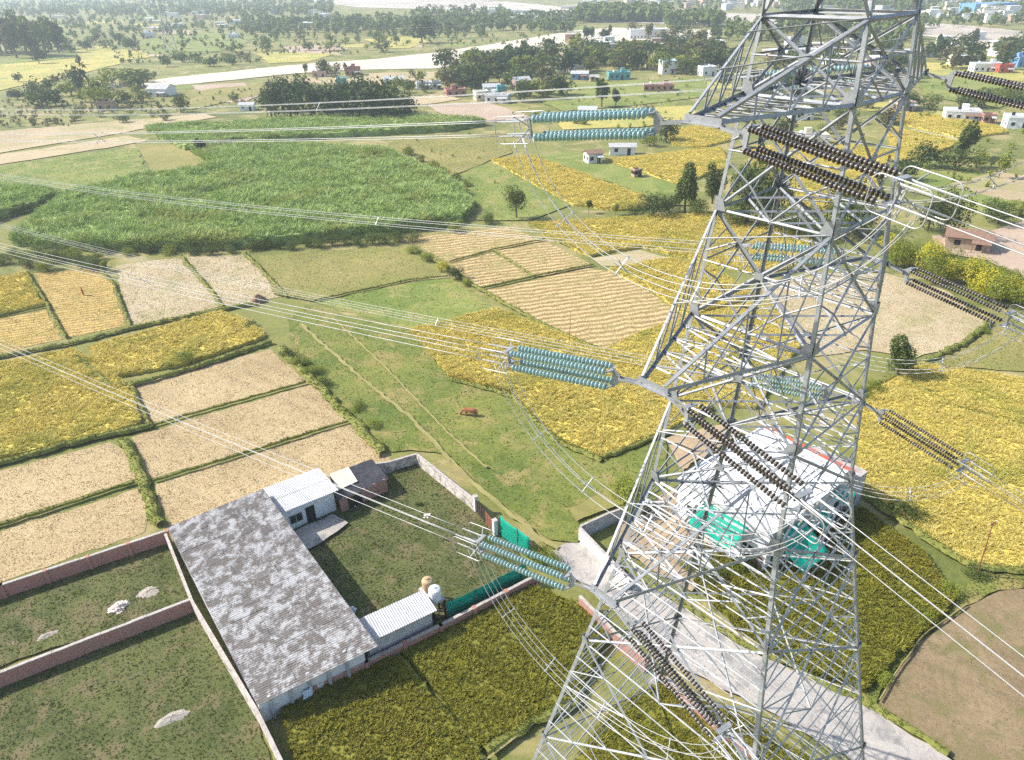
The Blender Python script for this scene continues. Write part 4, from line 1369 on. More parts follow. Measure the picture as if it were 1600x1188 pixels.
for z in (-0.28, 0.28):
    yb.hexa([(x5, -0.30, z - 0.02), (x5, 0.30, z - 0.02), (x5 + 0.16, 0.26, z - 0.02), (x5 + 0.16, -0.26, z - 0.02)], [(x5, -0.30, z + 0.02), (x5, 0.30, z + 0.02), (x5 + 0.16, 0.26, z + 0.02), (x5 + 0.16, -0.26, z + 0.02)])
yb.box(x5 + 0.10, x5 + 0.14, -0.05, 0.05, -0.28, 0.28)
for y in (-0.52, 0.52):
    yb.bar((x5 + 0.12, 0, 0), (x5 + 0.35, y, 0.40), 0.025)
    yb.bar((x5 + 0.12, 0, 0), (x5 + 0.35, y, -0.40), 0.025)
YK2 = yb.mesh('yoke')
yb = MB()
for y in (-0.225, 0.225):
    for z in (-0.225, 0.225):
        yb.tube([(x5 + 0.12, y, z * 1.15), (x5 + 0.3, y, z), (x5 + 0.85, y, z), (6.55, y, z)], [0.02, 0.035, 0.03, 0.022], 6)
        yb.bar((x5 + 0.42, y, z), (x5 + 0.36, y, z - 0.30), 0.04)
CLAMP = yb.mesh('clamp')
for me in (YK1, YK2, CLAMP):
    me.materials.append(M['alu' if me is CLAMP else 'steel'])

LVN = ['lowest', 'middle', 'top']


def insulator_set(tip, d, slope, mat, label, lv):
    root = empty('insulator_set', tuple(tip - Vector((0, 0, 0.03))))
    root.rotation_euler = (0, math.atan(slope), math.atan2(d.y, d.x))
    tag(root, label, 'insulator', 'strain insulators of the big tower')
    for me in (YK1, YK2):
        link('yoke', me, None, root)
    link('clamp', CLAMP, None, root)
    for me in _rings:
        link('grading_ring', me, None, root)
    for y in (-0.24, 0.24):
        for z in (-0.28, 0.28):
            s = link('insulator_string', _rod, None, root, (1.12, y, z))
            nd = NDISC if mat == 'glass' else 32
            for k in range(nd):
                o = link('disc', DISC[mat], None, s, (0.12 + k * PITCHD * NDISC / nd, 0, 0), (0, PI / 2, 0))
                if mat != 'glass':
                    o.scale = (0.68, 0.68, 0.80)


def wire_pts(tip, d, m, kq, t0, t1, n, off):
    side = Vector((-d.y, d.x, 0))
    out = []
    for i in range(n + 1):
        t = t0 + (t1 - t0) * (i / n) ** 1.5
        out.append(tip + d * t + side * off[0] + Vector((0, 0, off[1] - 0.03 - m * t + kq * (t - t0) ** 2)))
    return out


SP4 = [(-0.225, -0.225), (0.225, -0.225), (0.225, 0.225), (-0.225, 0.225)]


def spacer_mesh():
    mb = MB()
    for a, b in (((-1, -1), (1, 1)), ((1, -1), (-1, 1))):
        mb.bar((0, a[0] * 0.225, a[1] * 0.225), (0, b[0] * 0.225, b[1] * 0.225), 0.026)
    for a, b in SP4:
        mb.box(-0.05, 0.05, a - 0.028, a + 0.028, b - 0.028, b + 0.028)
    me = mb.mesh('spacer')
    me.materials.append(M['alu'])
    return me


SPACER = spacer_mesh()


def bundle(tip, d, m, kq, t1, label, spacers):
    root = empty('conductor_bundle', tuple(tip))
    tag(root, label, 'power line', 'quad conductor bundles of the big tower')
    for off in SP4:
        pts = [p - tip for p in wire_pts(tip, d, m, kq, 6.5, t1, 34, off)]
        MB().tube(pts, 0.0135, 5).build('wire', M['wire'], root, smooth=True)
    for t in spacers:
        p = d * t + Vector((0, 0, -0.03 - m * t + kq * (t - 6.5) ** 2))
        o = link('spacer', SPACER, None, root, tuple(p), (0, math.atan(m), math.atan2(d.y, d.x)))


def jumper(tip, label, dip):
    root = empty('jumper_loop', tuple(tip))
    tag(root, label, 'jumper cable', 'jumper loops under the cross arms')
    a = VW * 0.45 + DL * (x5 + 0.4) + Vector((0, 0, -0.4 - SL_L * x5))
    b = -VW * 0.55 + DR * (x5 + 0.4) + Vector((0, 0, -0.4 - SL_R * x5))
    dv = Vector((0, 0, -dip * 4 / 3))
    c1, c2 = a.lerp(b, 0.16) + dv, a.lerp(b, 0.84) + dv

    def bz(t):
        return a * (1 - t) ** 3 + c1 * 3 * t * (1 - t) ** 2 + c2 * 3 * t * t * (1 - t) + b * t ** 3
    n = 28
    base = [bz(i / n) for i in range(n + 1)]
    for off in SP4:
        pts = []
        for i, p in enumerate(base):
            d = (base[min(i + 1, n)] - base[max(0, i - 1)]).normalized()
            s = Vector((d.y, -d.x, 0))
            s = s.normalized() if s.length > 0.05 else Vector((1, 0, 0))
            u = s.cross(d).normalized()
            pts.append(p + s * off[0] + u * off[1])
        MB().tube(pts, 0.0135, 5).build('wire', M['wire'], root, smooth=True)
    for f in (0.22, 0.42, 0.6, 0.8):
        i = int(f * n)
        d = (base[i + 1] - base[i - 1]).normalized()
        o = link('spacer', SPACER, None, root, tuple(base[i]))
        o.rotation_euler = d.to_track_quat('X', 'Z').to_euler()


for lv in range(3):
    for s in (-1, 1):
        tip = TIPS[(lv, s)]
        near = 'near' if s < 0 else 'far'
        tl, tr = tip + VW * 0.45, tip - VW * 0.55
        insulator_set(tl, DL, SL_L, 'glass', 'teal glass insulator strings leading left from the %s %s cross arm' % (LVN[lv], near), lv)
        insulator_set(tr, DR, SL_R, 'glass_backlit', 'dark brown backlit glass insulator strings leading right from the %s %s cross arm' % (LVN[lv], near), lv)
        bundle(tl, DL, SL_L, 0.0003, 330, 'four-wire conductor bundle running left from the %s %s cross arm' % (LVN[lv], near), (29 + lv * 3.0, 66, 108, 160))
        bundle(tr, DR, SL_R, 0.0006, 120, 'four-wire conductor bundle running right from the %s %s cross arm' % (LVN[lv], near), (22, 52, 90))
        jumper(tip, 'jumper wires looping under the %s %s cross arm' % (LVN[lv], near), 3.4)
for s in (-1, 1):
    tip = Matrix.Translation(TC) @ Matrix.Rotation(TROT, 4, 'Z') @ Vector((s * 4.6, 0, 54.6))
    for d, t1 in ((DL, 330), (DR, 120)):
        pts = [p - tip for p in wire_pts(tip, d, 0.06, 0.00018, 0, t1, 24, (0, 0))]
        o = MB().tube(pts, 0.008, 4).build('earth_wire', M['wire'], None, tuple(tip))
        tag(o, 'thin earth wire leaving the %s peak of the tower to the %s' % ('near' if s < 0 else 'far', 'left' if d is DL else 'right'), 'power line')

# ------------------------------------------------------------------ large white building behind the tower
WB = [G(1058, 748, 5), G(1190, 668, 5), G(1335, 742, 5)]
WB.append(WB[0] + WB[2] - WB[1])
for p in WB:
    p.z = 0
cw = sum(WB, Vector()) / 4
wb = empty('white_building', tuple(cw))
tag(wb, 'large building with glaring white flat roof behind the tower', 'building')
fw = [p - cw for p in WB]
quad_walls(MB(), shrink(fw, 0.97), 0, [4.9] * 4, 0.3).build('wall', M['white'], wb)
roof = MB().hexa([p + Vector((0, 0, 4.9)) for p in fw], [p + Vector((0, 0, 4.98)) for p in fw]).build('roof', M['grey'], wb)
_rp = random.Random(3)
for i in range(6):          # white sheets laid over the slab, slightly uneven
    for j in range(4):
        q = []
        for u, v in ((i, j), (i + 1, j), (i + 1, j + 1), (i, j + 1)):
            u_, v_ = u / 6 + (0.012 if u == i else -0.012), v / 4 + (0.015 if v == j else -0.015)
            q.append(fw[0].lerp(fw[1], u_).lerp(fw[3].lerp(fw[2], u_), v_) + Vector((0, 0, 5.0 + _rp.uniform(0, 0.05))))
        MB().hexa(q, [p + Vector((0, 0, 0.06)) for p in q]).build('roof_sheet', M['tank_white'], roof)
mb = MB()
quad_walls(mb, shrink(fw, 0.995), 5.05, [5.25] * 4, 0.2)
mb.build('parapet', M['white'], wb)
mb = MB()
a, b = fw[1] + Vector((0, 0, 5.32)), fw[2] + Vector((0, 0, 5.32))
for i in range(8):
    p, q = a.lerp(b, i / 8 + 0.01), a.lerp(b, (i + 1) / 8 - 0.01)
    mb.bar(p, q, 0.5, 0.12)
mb.build('red_coping', M['red'], wb)
mb = MB()
for i, (A, B) in enumerate(((fw[3], fw[2]), (fw[0], fw[3]))):
    n = 5 if i == 0 else 3
    for k in range(n):
        f = (k + 0.6) / (n + 0.2)
        w = on_wall(wb, shrink([A, B, -A, -B], 0.97)[0], shrink([A, B, -A, -B], 0.97)[1], f, 1.3, 1.2, 2.5, 'window', 'dark', 0.02)
        MB().box(-0.75, 0.75, -0.12, 0.04, 1.1, 1.2).build('sill', M['grey'], w)
    on_wall(wb, A * 0.97, B * 0.97, 0.93, 1.1, 0, 2.2, 'door', 'wood', 0.02)
mb = MB()
# annex
fa = [fw[2] + (fw[2] - fw[1]).normalized() * k + (fw[2] - fw[3]).normalized() * j for k, j in ((-6, 0.1), (-6, 2.6), (0.2, 2.6), (0.2, 0.1))]
quad_walls(MB(), fa, 0, [4.1] * 4, 0.2).build('annex_wall', M['grey'], wb)
MB().hexa([p + Vector((0, 0, 4.1)) for p in fa], [p + Vector((0, 0, 4.25)) for p in fa]).build('annex_roof', M['coping'], wb)


def awning(label, f0, f1, out, z0, z1, seed):
    """green net stretched from the wall top out to poles"""
    A, B = fw[0].lerp(fw[3], 0.0), fw[3]
    C = fw[2]
    n1 = (fw[3] - fw[0]).normalized()
    n2 = (fw[0] - fw[1]).normalized()
    e, nn = ((A, B), n2) if f1 <= 1 else ((B, C), n1)
    fo = 0 if f1 <= 1 else 1
    a, b = e[0].lerp(e[1], f0 - fo), e[0].lerp(e[1], f1 - fo)
    if f1 <= 1:
        nn = (fw[3] - fw[2]).normalized() * 0 + (fw[0] - fw[1]).normalized()
    root = empty('net_awning', tuple(cw + a))
    tag(root, label, 'awning')
    vs, fs, n, m = [], [], 10, 6
    r = random.Random(seed)
    for i in range(n + 1):
        for j in range(m + 1):
            u, v = i / n, j / m
            p = a.lerp(b, u) - a + nn * (0.15 + out * v)
            z = z0 + (z1 - z0) * v - 0.9 * math.sin(PI * u) * math.sin(PI * v * 0.9) + r.uniform(-0.05, 0.05)
            vs.append((p.x, p.y, z))
    w_ = m + 1
    for i in range(n):
        for j in range(m):
            fs.append((i * w_ + j, (i + 1) * w_ + j, (i + 1) * w_ + j + 1, i * w_ + j + 1))
    o = MB().add(vs, fs).build('net_sheet', M['net'], root, smooth=True)
    sm = o.modifiers.new('thickness', 'SOLIDIFY')
    sm.thickness = 0.015
    for u in (0.02, 0.5, 0.98):
        p = a.lerp(b, u) - a + nn * (0.15 + out)
        MB().tube([(p.x, p.y, 0), (p.x, p.y, z1 + 0.1)], 0.045, 6).build('pole', M['wood'], root)


awning('left green net awning before the white building', 0.34, 0.80, 2.4, 4.7, 3.2, 1)
awning('wide green net awning at the front corner of the white building', 1.04, 1.34, 3.2, 4.6, 2.8, 2)
awning('green net awning on the right side of the white building', 1.44, 1.56, 1.6, 4.4, 3.6, 3)
awning('small green net awning at the right end of the white building', 1.70, 1.88, 1.2, 4.8, 4.2, 4)
o, d = sheet('bare_yard', [(985, 800), (1050, 770), (1075, 800), (1180, 850), (1080, 930), (1010, 890), (960, 858)], 'yard', step=1, amp=0.2)
tag(o, 'bare earth yard before the white building', 'yard', kind='structure')
o, d = sheet('bare_yard', [(1040, 690), (1130, 668), (1160, 680), (1060, 740)], 'yard', step=1, amp=0.3)
tag(o, 'bare earth patch left of the white roof', 'yard', kind='structure')
o, d = sheet('bare_yard', [(890, 800), (960, 765), (985, 770), (985, 785), (900, 820)], 'olive', step=1, amp=0.3)
tag(o, 'worn earth patch beside the grey cement wall', 'yard', kind='structure')
o, d = sheet('bare_yard', [(455, 838), (520, 808), (545, 822), (500, 855), (470, 870)], 'concrete', step=0.7, amp=0.15)
tag(o, 'pale paved patch before the store room door', 'yard', kind='structure')

# ------------------------------------------------------------------ heaps and small things in the yards
def heap(name, label, px, rx, ry, h, mat, seed, n=26, cat='heap', lumps=0):
    c = G(*px)
    r = random.Random(seed)
    vs, fs = [], []
    rings = 7
    ph = [r.uniform(0, 6.28) for _ in range(4)]
    for i in range(rings + 1):
        f = i / rings
        for k in range(n):
            a = 2 * PI * k / n
            e = 1 + 0.16 * math.sin(2 * a + ph[0]) + 0.10 * math.sin(3 * a + ph[1]) + 0.06 * math.sin(7 * a + ph[2])
            z = h * (1 - f ** 1.6) * (1 + r.uniform(-0.12, 0.12)) - (0.06 if i == rings else 0)
            vs.append((rx * f * e * math.cos(a), ry * f * e * math.sin(a), z + 0.06))
    for i in range(rings):
        for k in range(n):
            l = (k + 1) % n
            fs.append((i * n + k, (i + 1) * n + k, (i + 1) * n + l, i * n + l))
    mb = MB().add(vs, fs)
    for _ in range(lumps):
        a, q = r.uniform(0, 6.28), r.random() ** 0.6
        x, y = rx * q * math.cos(a), ry * q * math.sin(a)
        s = r.uniform(0.08, 0.2)
        z = h * (1 - q ** 1.6) + 0.05
        t = r.uniform(0, 3)
        mb.hexa([(x + s * math.cos(t + k * PI / 2), y + s * math.sin(t + k * PI / 2), z - s * 0.5) for k in range(4)],
                [(x + s * 0.8 * math.cos(t + k * PI / 2 + 0.2), y + s * 0.8 * math.sin(t + k * PI / 2 + 0.2), z + s * r.uniform(0.3, 0.9)) for k in range(4)])
    o = mb.build(name, M[mat], None, tuple(c), (0, 0, r.uniform(0.4, 0.9)))
    tag(o, label, cat)


heap('sand_heap', 'grey sand heap alone in the dark lower left plot', (270, 1124), 1.6, 0.85, 0.28, 'heap', 3)
heap('sand_heap', 'grey sand heap near the shed beside the white rubble', (232, 928), 1.5, 1.0, 0.25, 'heap', 5)
heap('sand_heap', 'pale sand heap at left edge below the grass', (75, 995), 1.5, 0.6, 0.2, 'heap', 9)
heap('sand_heap', 'spread dry sand at the extreme left edge of the plot', (18, 1008), 2.0, 0.8, 0.12, 'heap', 19)
heap('rubble_heap', 'heap of white rubble beside the dividing brick wall', (186, 952), 0.95, 0.75, 0.45, 'rubble', 7, lumps=90)
heap('brush_heap', 'reddish brown heap of dry brush at the pale plot corner', (405, 472), 1.3, 1.0, 1.3, 'hay', 8, lumps=120)
heap('rubbish_heap', 'white rubbish heap by the store room corner', (548, 793), 0.7, 0.45, 0.4, 'tank_white', 12, lumps=20)
heap('rubbish_heap', 'small pale rubbish heap in the middle of the yard', (668, 808), 0.5, 0.4, 0.2, 'rubble', 14, lumps=20)
heap('rubbish_heap', 'bluish bundle of sacks by the lean-to corner', (548, 958), 0.6, 0.45, 0.45, 'cloth', 16, lumps=16)

# cloth hanging on the brick wall
c = G(478, 1075, 1.6)
vs, fs = [], []
for i in range(7):
    for j in range(6):
        p = E2 * (i / 6 - 0.5) * 0.75
        vs.append((p.x + 0.05 * math.sin(i * 2 + j), p.y - 0.06 * j * 0.3, -0.9 * j / 5 + 0.05 * math.sin(i * 1.4)))
for i in range(6):
    for j in range(5):
        fs.append((i * 6 + j, (i + 1) * 6 + j, (i + 1) * 6 + j + 1, i * 6 + j + 1))
o = MB().add(vs, fs).build('cloth', M['cloth'], None, (c.x + E1.x * 0.22, c.y + E1.y * 0.22, 1.62), smooth=True)
o.modifiers.new('thickness', 'SOLIDIFY').thickness = 0.02
tag(o, 'pale blue cloth hung over the low brick wall below the shed', 'cloth')

# ------------------------------------------------------------------ poles
def pole(label, base, top, h, mat, arm=True, r=0.06):
    b = G(*base)
    t = G(top[0], top[1], h)
    t.z = h
    d = t - b
    k = math.hypot(d.x, d.y)
    if k > 0.35 * h:
        d *= 1
    root = empty('pole', tuple(b))
    tag(root, label, 'pole')
    MB().tube([(0, 0, -0.3), tuple(d)], [r, r * 0.7], 8).build('shaft', M[mat], root)
    if arm:
        q = d * 0.97
        MB().bar((q.x - 0.45, q.y - 0.2, q.z), (q.x + 0.45, q.y + 0.2, q.z + 0.1), 0.07).build('cross_bar', M[mat], root)
        for s in (-0.4, 0.4):
            MB().lathe([(0.03, 0), (0.05, 0.05), (0.03, 0.12)], 8, c=(q.x + s, q.y + s * 0.45, q.z + 0.08 + s * 0.1)).build('insulator_pin', M['white'], root)


pole('slanting rusty pole in the golden rice at the right edge', (1526, 902), (1552, 816), 6.5, 'rust')
pole('thin pole standing in the large field of straw rows', (889, 542), (892, 486), 6.0, 'rust', False, 0.05)

# ------------------------------------------------------------------ grazing cow
def skin_body(name, verts, edges, mat, parent=None, sub=2, root_i=0):
    me = bpy.data.meshes.new(name)
    me.from_pydata([v[:3] for v in verts], edges, [])
    o = link(name, me, M[mat], parent)
    o.modifiers.new('skin', 'SKIN')
    sv = me.skin_vertices[0].data
    for i, v in enumerate(verts):
        r = v[3]
        sv[i].radius = r if isinstance(r, tuple) else (r, r)
        sv[i].use_root = (i == root_i)
    s = o.modifiers.new('sub', 'SUBSURF')
    s.levels = s.render_levels = sub
    return o


p = G(735, 651)
cow = empty('cow', tuple(p), RD(168))
tag(cow, 'brown cow grazing head down in the pasture', 'cow')
V = [(0, 0, 1.02, (0.34, 0.30)), (0.45, 0, 1.0, (0.33, 0.36)), (0.75, 0, 1.05, (0.24, 0.28)), (-0.45, 0, 1.03, (0.34, 0.30)), (-0.78, 0, 1.08, (0.24, 0.24)),
     (0.98, 0, 0.86, 0.16), (1.18, 0, 0.55, 0.13), (1.30, 0, 0.36, (0.12, 0.13)), (1.42, 0, 0.14, 0.075),
     (0.55, 0.17, 0.66, 0.12), (0.55, 0.18, 0.36, 0.07), (0.56, 0.18, 0.06, 0.06),
     (0.55, -0.17, 0.66, 0.12), (0.45, -0.18, 0.36, 0.07), (0.42, -0.18, 0.06, 0.06),
     (-0.62, 0.18, 0.72, 0.16), (-0.74, 0.19, 0.42, 0.08), (-0.68, 0.19, 0.06, 0.06),
     (-0.62, -0.18, 0.72, 0.16), (-0.82, -0.19, 0.42, 0.08), (-0.80, -0.19, 0.06, 0.06),
     (1.26, 0.17, 0.50, 0.035), (1.26, -0.17, 0.50, 0.035), (-0.95, 0, 0.95, 0.035), (-0.98, 0, 0.45, 0.025)]
ED = [(0, 1), (1, 2), (0, 3), (3, 4), (2, 5), (5, 6), (6, 7), (7, 8), (1, 9), (9, 10), (10, 11), (1, 12), (12, 13), (13, 14),
      (3, 15), (15, 16), (16, 17), (3, 18), (18, 19), (19, 20), (7, 21), (7, 22), (4, 23), (23, 24)]
skin_body('body', V, ED, 'hide', cow)
for s in (-1, 1):
    MB().tube([(1.22, s * 0.08, 0.52), (1.18, s * 0.17, 0.60), (1.22, s * 0.2, 0.70)], [0.025, 0.02, 0.008], 6).build('horn', M['coping'], cow)

# farm worker in orange among the straw rows
p = G(131, 462)
per = empty('person', tuple(p), RD(200))
tag(per, 'person in orange clothing standing among the orange straw rows', 'person')
V = [(0, 0, 0.92, 0.14), (0, 0, 1.12, 0.12), (0.02, 0, 1.34, 0.15), (0.03, 0, 1.46, 0.06), (0.05, 0, 1.60, (0.085, 0.10)), (0.05, 0, 1.68, 0.07),
     (0, 0.10, 0.80, 0.10), (0.03, 0.11, 0.46, 0.075), (0.0, 0.11, 0.08, 0.05), (0.12, 0.12, 0.04, 0.04),
     (0, -0.10, 0.80, 0.10), (-0.02, -0.11, 0.46, 0.075), (-0.05, -0.11, 0.08, 0.05), (0.07, -0.12, 0.04, 0.04),
     (0.02, 0.19, 1.36, 0.06), (0.06, 0.25, 1.08, 0.05), (0.20, 0.22, 0.88, 0.038),
     (0.02, -0.19, 1.36, 0.06), (0.04, -0.25, 1.08, 0.05), (0.16, -0.24, 0.86, 0.038)]
ED = [(0, 1), (1, 2), (2, 3), (3, 4), (4, 5), (0, 6), (6, 7), (7, 8), (8, 9), (0, 10), (10, 11), (11, 12), (12, 13), (2, 14), (14, 15), (15, 16), (2, 17), (17, 18), (18, 19)]
skin_body('body', V, ED, 'skin', per)
V2 = [(0, 0, 0.92, 0.175), (0, 0, 1.12, 0.15), (0.02, 0, 1.36, 0.175), (0.01, 0, 0.55, 0.21), (0.01, 0, 0.25, 0.22), (0.02, 0.2, 1.36, 0.075), (0.05, 0.25, 1.14, 0.065), (0.02, -0.2, 1.36, 0.075), (0.04, -0.25, 1.14, 0.065)]
skin_body('clothing', V2, [(0, 1), (1, 2), (0, 3), (3, 4), (2, 5), (5, 6), (2, 7), (7, 8)], 'orange', per, 1)
V3 = [(0.03, 0, 1.66, (0.10, 0.11)), (0.0, 0, 1.60, 0.10), (-0.06, 0, 1.5, 0.05)]
skin_body('hair', V3, [(0, 1), (1, 2)], 'dark', per, 1)

# ------------------------------------------------------------------ trees
def crown_mesh(seed, n, rx, rz, zc, size, lobes=9, gap=0.30, flat=0.0, mat='leaf_mid', leanout=0.55):
    """many small leaf clumps on uneven lobes, with gaps between the lobes"""
    g = np.random.default_rng(seed)
    th = g.uniform(0, 2 * PI, lobes)
    ph = np.arccos(g.uniform(-0.95, 1, lobes))
    rr = g.uniform(0.35, 0.72, lobes)
    lc = np.stack([rx * rr * np.sin(ph) * np.cos(th), rx * rr * np.sin(ph) * np.sin(th), rz * rr * np.cos(ph)], 1)
    lc[0] = (0, 0, 0)
    ls = g.uniform(0.34, 0.58, lobes)
    ls[0] = 0.62
    li = g.choice(lobes, n, p=ls ** 2 / (ls ** 2).sum())
    d = g.normal(size=(n, 3))
    d /= np.linalg.norm(d, axis=1)[:, None]
    rad = (g.uniform(0.35, 1.0, n) ** 0.5)[:, None]
    keep = np.sin(d[:, 0] * 5 + li) + np.sin(d[:, 1] * 5 + li * 2) + np.sin(d[:, 2] * 5 + li * 3) > -1.9 + gap * 2
    c = lc[li] + d * rad * ls[li][:, None] * np.array([rx, rx, rz])
    c, d = c[keep], d[keep]
    low = c[:, 2] > -rz * (0.92 - flat)
    c, d = c[low], d[low]
    m = len(c)
    nn = d * leanout + g.normal(size=(m, 3)) * 0.6 + np.array([0, 0, 0.25])
    nn /= np.linalg.norm(nn, axis=1)[:, None]
    a = np.cross(nn, g.normal(size=(m, 3)))
    a /= np.linalg.norm(a, axis=1)[:, None] + 1e-9
    b = np.cross(nn, a)
    s = (size * g.uniform(0.6, 1.4, m))[:, None]
    c[:, 2] += zc
    v = np.stack([c - a * s * 0.9, c + b * s * 0.45 + nn * s * 0.15, c + a * s * 0.9, c - b * s * 0.45 + nn * s * 0.15], 1).reshape(-1, 3)
    f = np.arange(m * 4).reshape(-1, 4)
    me = bpy.data.meshes.new('crown')
    me.vertices.add(len(v))
    me.vertices.foreach_set('co', v.ravel())
    me.loops.add(m * 4)
    me.loops.foreach_set('vertex_index', f.ravel())
    me.polygons.add(m)
    me.polygons.foreach_set('loop_start', np.arange(0, m * 4, 4))
    me.polygons.foreach_set('loop_total', np.full(m, 4))
    me.update()
    me.materials.append(M[mat])
    return me


def trunk_mesh(seed, h, r, zc, rx, limbs=5):
    g = random.Random(seed)
    mb = MB()
    pts = [Vector((0, 0, -0.2))]
    n = 4
    for i in range(1, n + 1):
        pts.append(Vector((g.uniform(-0.06, 0.06) * h * 0.5, g.uniform(-0.06, 0.06) * h * 0.5, h * i / n)))
    mb.tube(pts, [r * 1.3, r * 0.95, r * 0.8, r * 0.6, r * 0.25], 7)
    for k in range(limbs):
        a = 2 * PI * k / limbs + g.uniform(-0.4, 0.4)
        s = pts[2].lerp(pts[3], g.random())
        e = s + Vector((math.cos(a) * rx * 0.6, math.sin(a) * rx * 0.6, (zc - s.z) * 0.7 + h * 0.15))
        mid = s.lerp(e, 0.5) + Vector((0, 0, -0.05 * h))
        mb.tube([s, mid, e], [r * 0.45, r * 0.3, r * 0.1], 5)
    me = mb.mesh('trunk')
    me.materials.append(M['bark'])
    return me


# unit trees, about 1 m high, scaled when placed: (crown, trunk)
LOD = {'near': (2600, 0.030), 'mid': (900, 0.052), 'far': (260, 0.092)}
SPEC = {  # rx, rz, zc, trunk height, lobes, flat, colours
    'round': (0.54, 0.50, 0.50, 0.60, 15, 0.0, ('leaf_dark', 'leaf_mid', 'leaf_dark', 'leaf_olive')),
    'spread': (0.46, 0.40, 0.60, 0.70, 11, 0.0, ('leaf_mid', 'leaf_dark', 'leaf_olive', 'leaf_light')),
    'tall': (0.22, 0.46, 0.53, 0.85, 9, 0.0, ('leaf_mid', 'leaf_dark', 'leaf_olive', 'leaf_mid')),
    'bush': (0.62, 0.48, 0.44, 0.4, 9, 0.1, ('leaf_mid', 'leaf_light')),
    'yellow': (0.62, 0.50, 0.46, 0.4, 9, 0.1, ('leaf_yellow', 'leaf_light')),
    'column': (0.27, 0.46, 0.52, 0.7, 10, 0.0, ('leaf_mid', 'leaf_light')),
    'wispy': (0.34, 0.36, 0.62, 0.8, 7, 0.0, ('leaf_light', 'leaf_mid')),
}
_TM = {}


def tree_meshes(kind, lod, var):
    k = (kind, lod, var)
    if k not in _TM:
        rx, rz, zc, th, lob, flat, cols = SPEC[kind]
        n, sz = LOD[lod]
        sd = abs(hash_str(kind + lod)) + var * 17
        cm = crown_mesh(sd, n, rx, rz, zc, sz, lob, 0.62 if kind == 'wispy' else 0.28, flat, cols[var % len(cols)])
        tm = trunk_mesh(sd, th, 0.022 if kind in ('tall', 'wispy', 'column') else 0.032, zc, rx, 4 if lod != 'near' else 6)
        _TM[k] = (cm, tm)
    return _TM[k]


def hash_str(s):
    h = 7
    for ch in s:
        h = (h * 31 + ord(ch)) % 100003
    return h


_rt = random.Random(99)


def tree(p, h, kind, label, lod=None, group=None, var=None, wide=1.0, name=None, cat=None):
    if lod is None:
        lod = 'near' if p.y < 170 else ('mid' if p.y < 330 else 'far')
    var = _rt.randrange(4) if var is None else var
    cm, tm = tree_meshes(kind, lod, var)
    bush = kind in ('bush', 'yellow')
    root = empty(name or ('shrub' if bush else 'tree'), (p.x, p.y, 0), _rt.uniform(0, 6.28))
    root.scale = (h * wide * _rt.uniform(0.9, 1.1), h * wide * _rt.uniform(0.9, 1.1), h)
    tag(root, label, cat or ('shrub' if bush else 'tree'), group)
    link('crown', cm, None, root)
    link('trunk', tm, None, root)
    return root


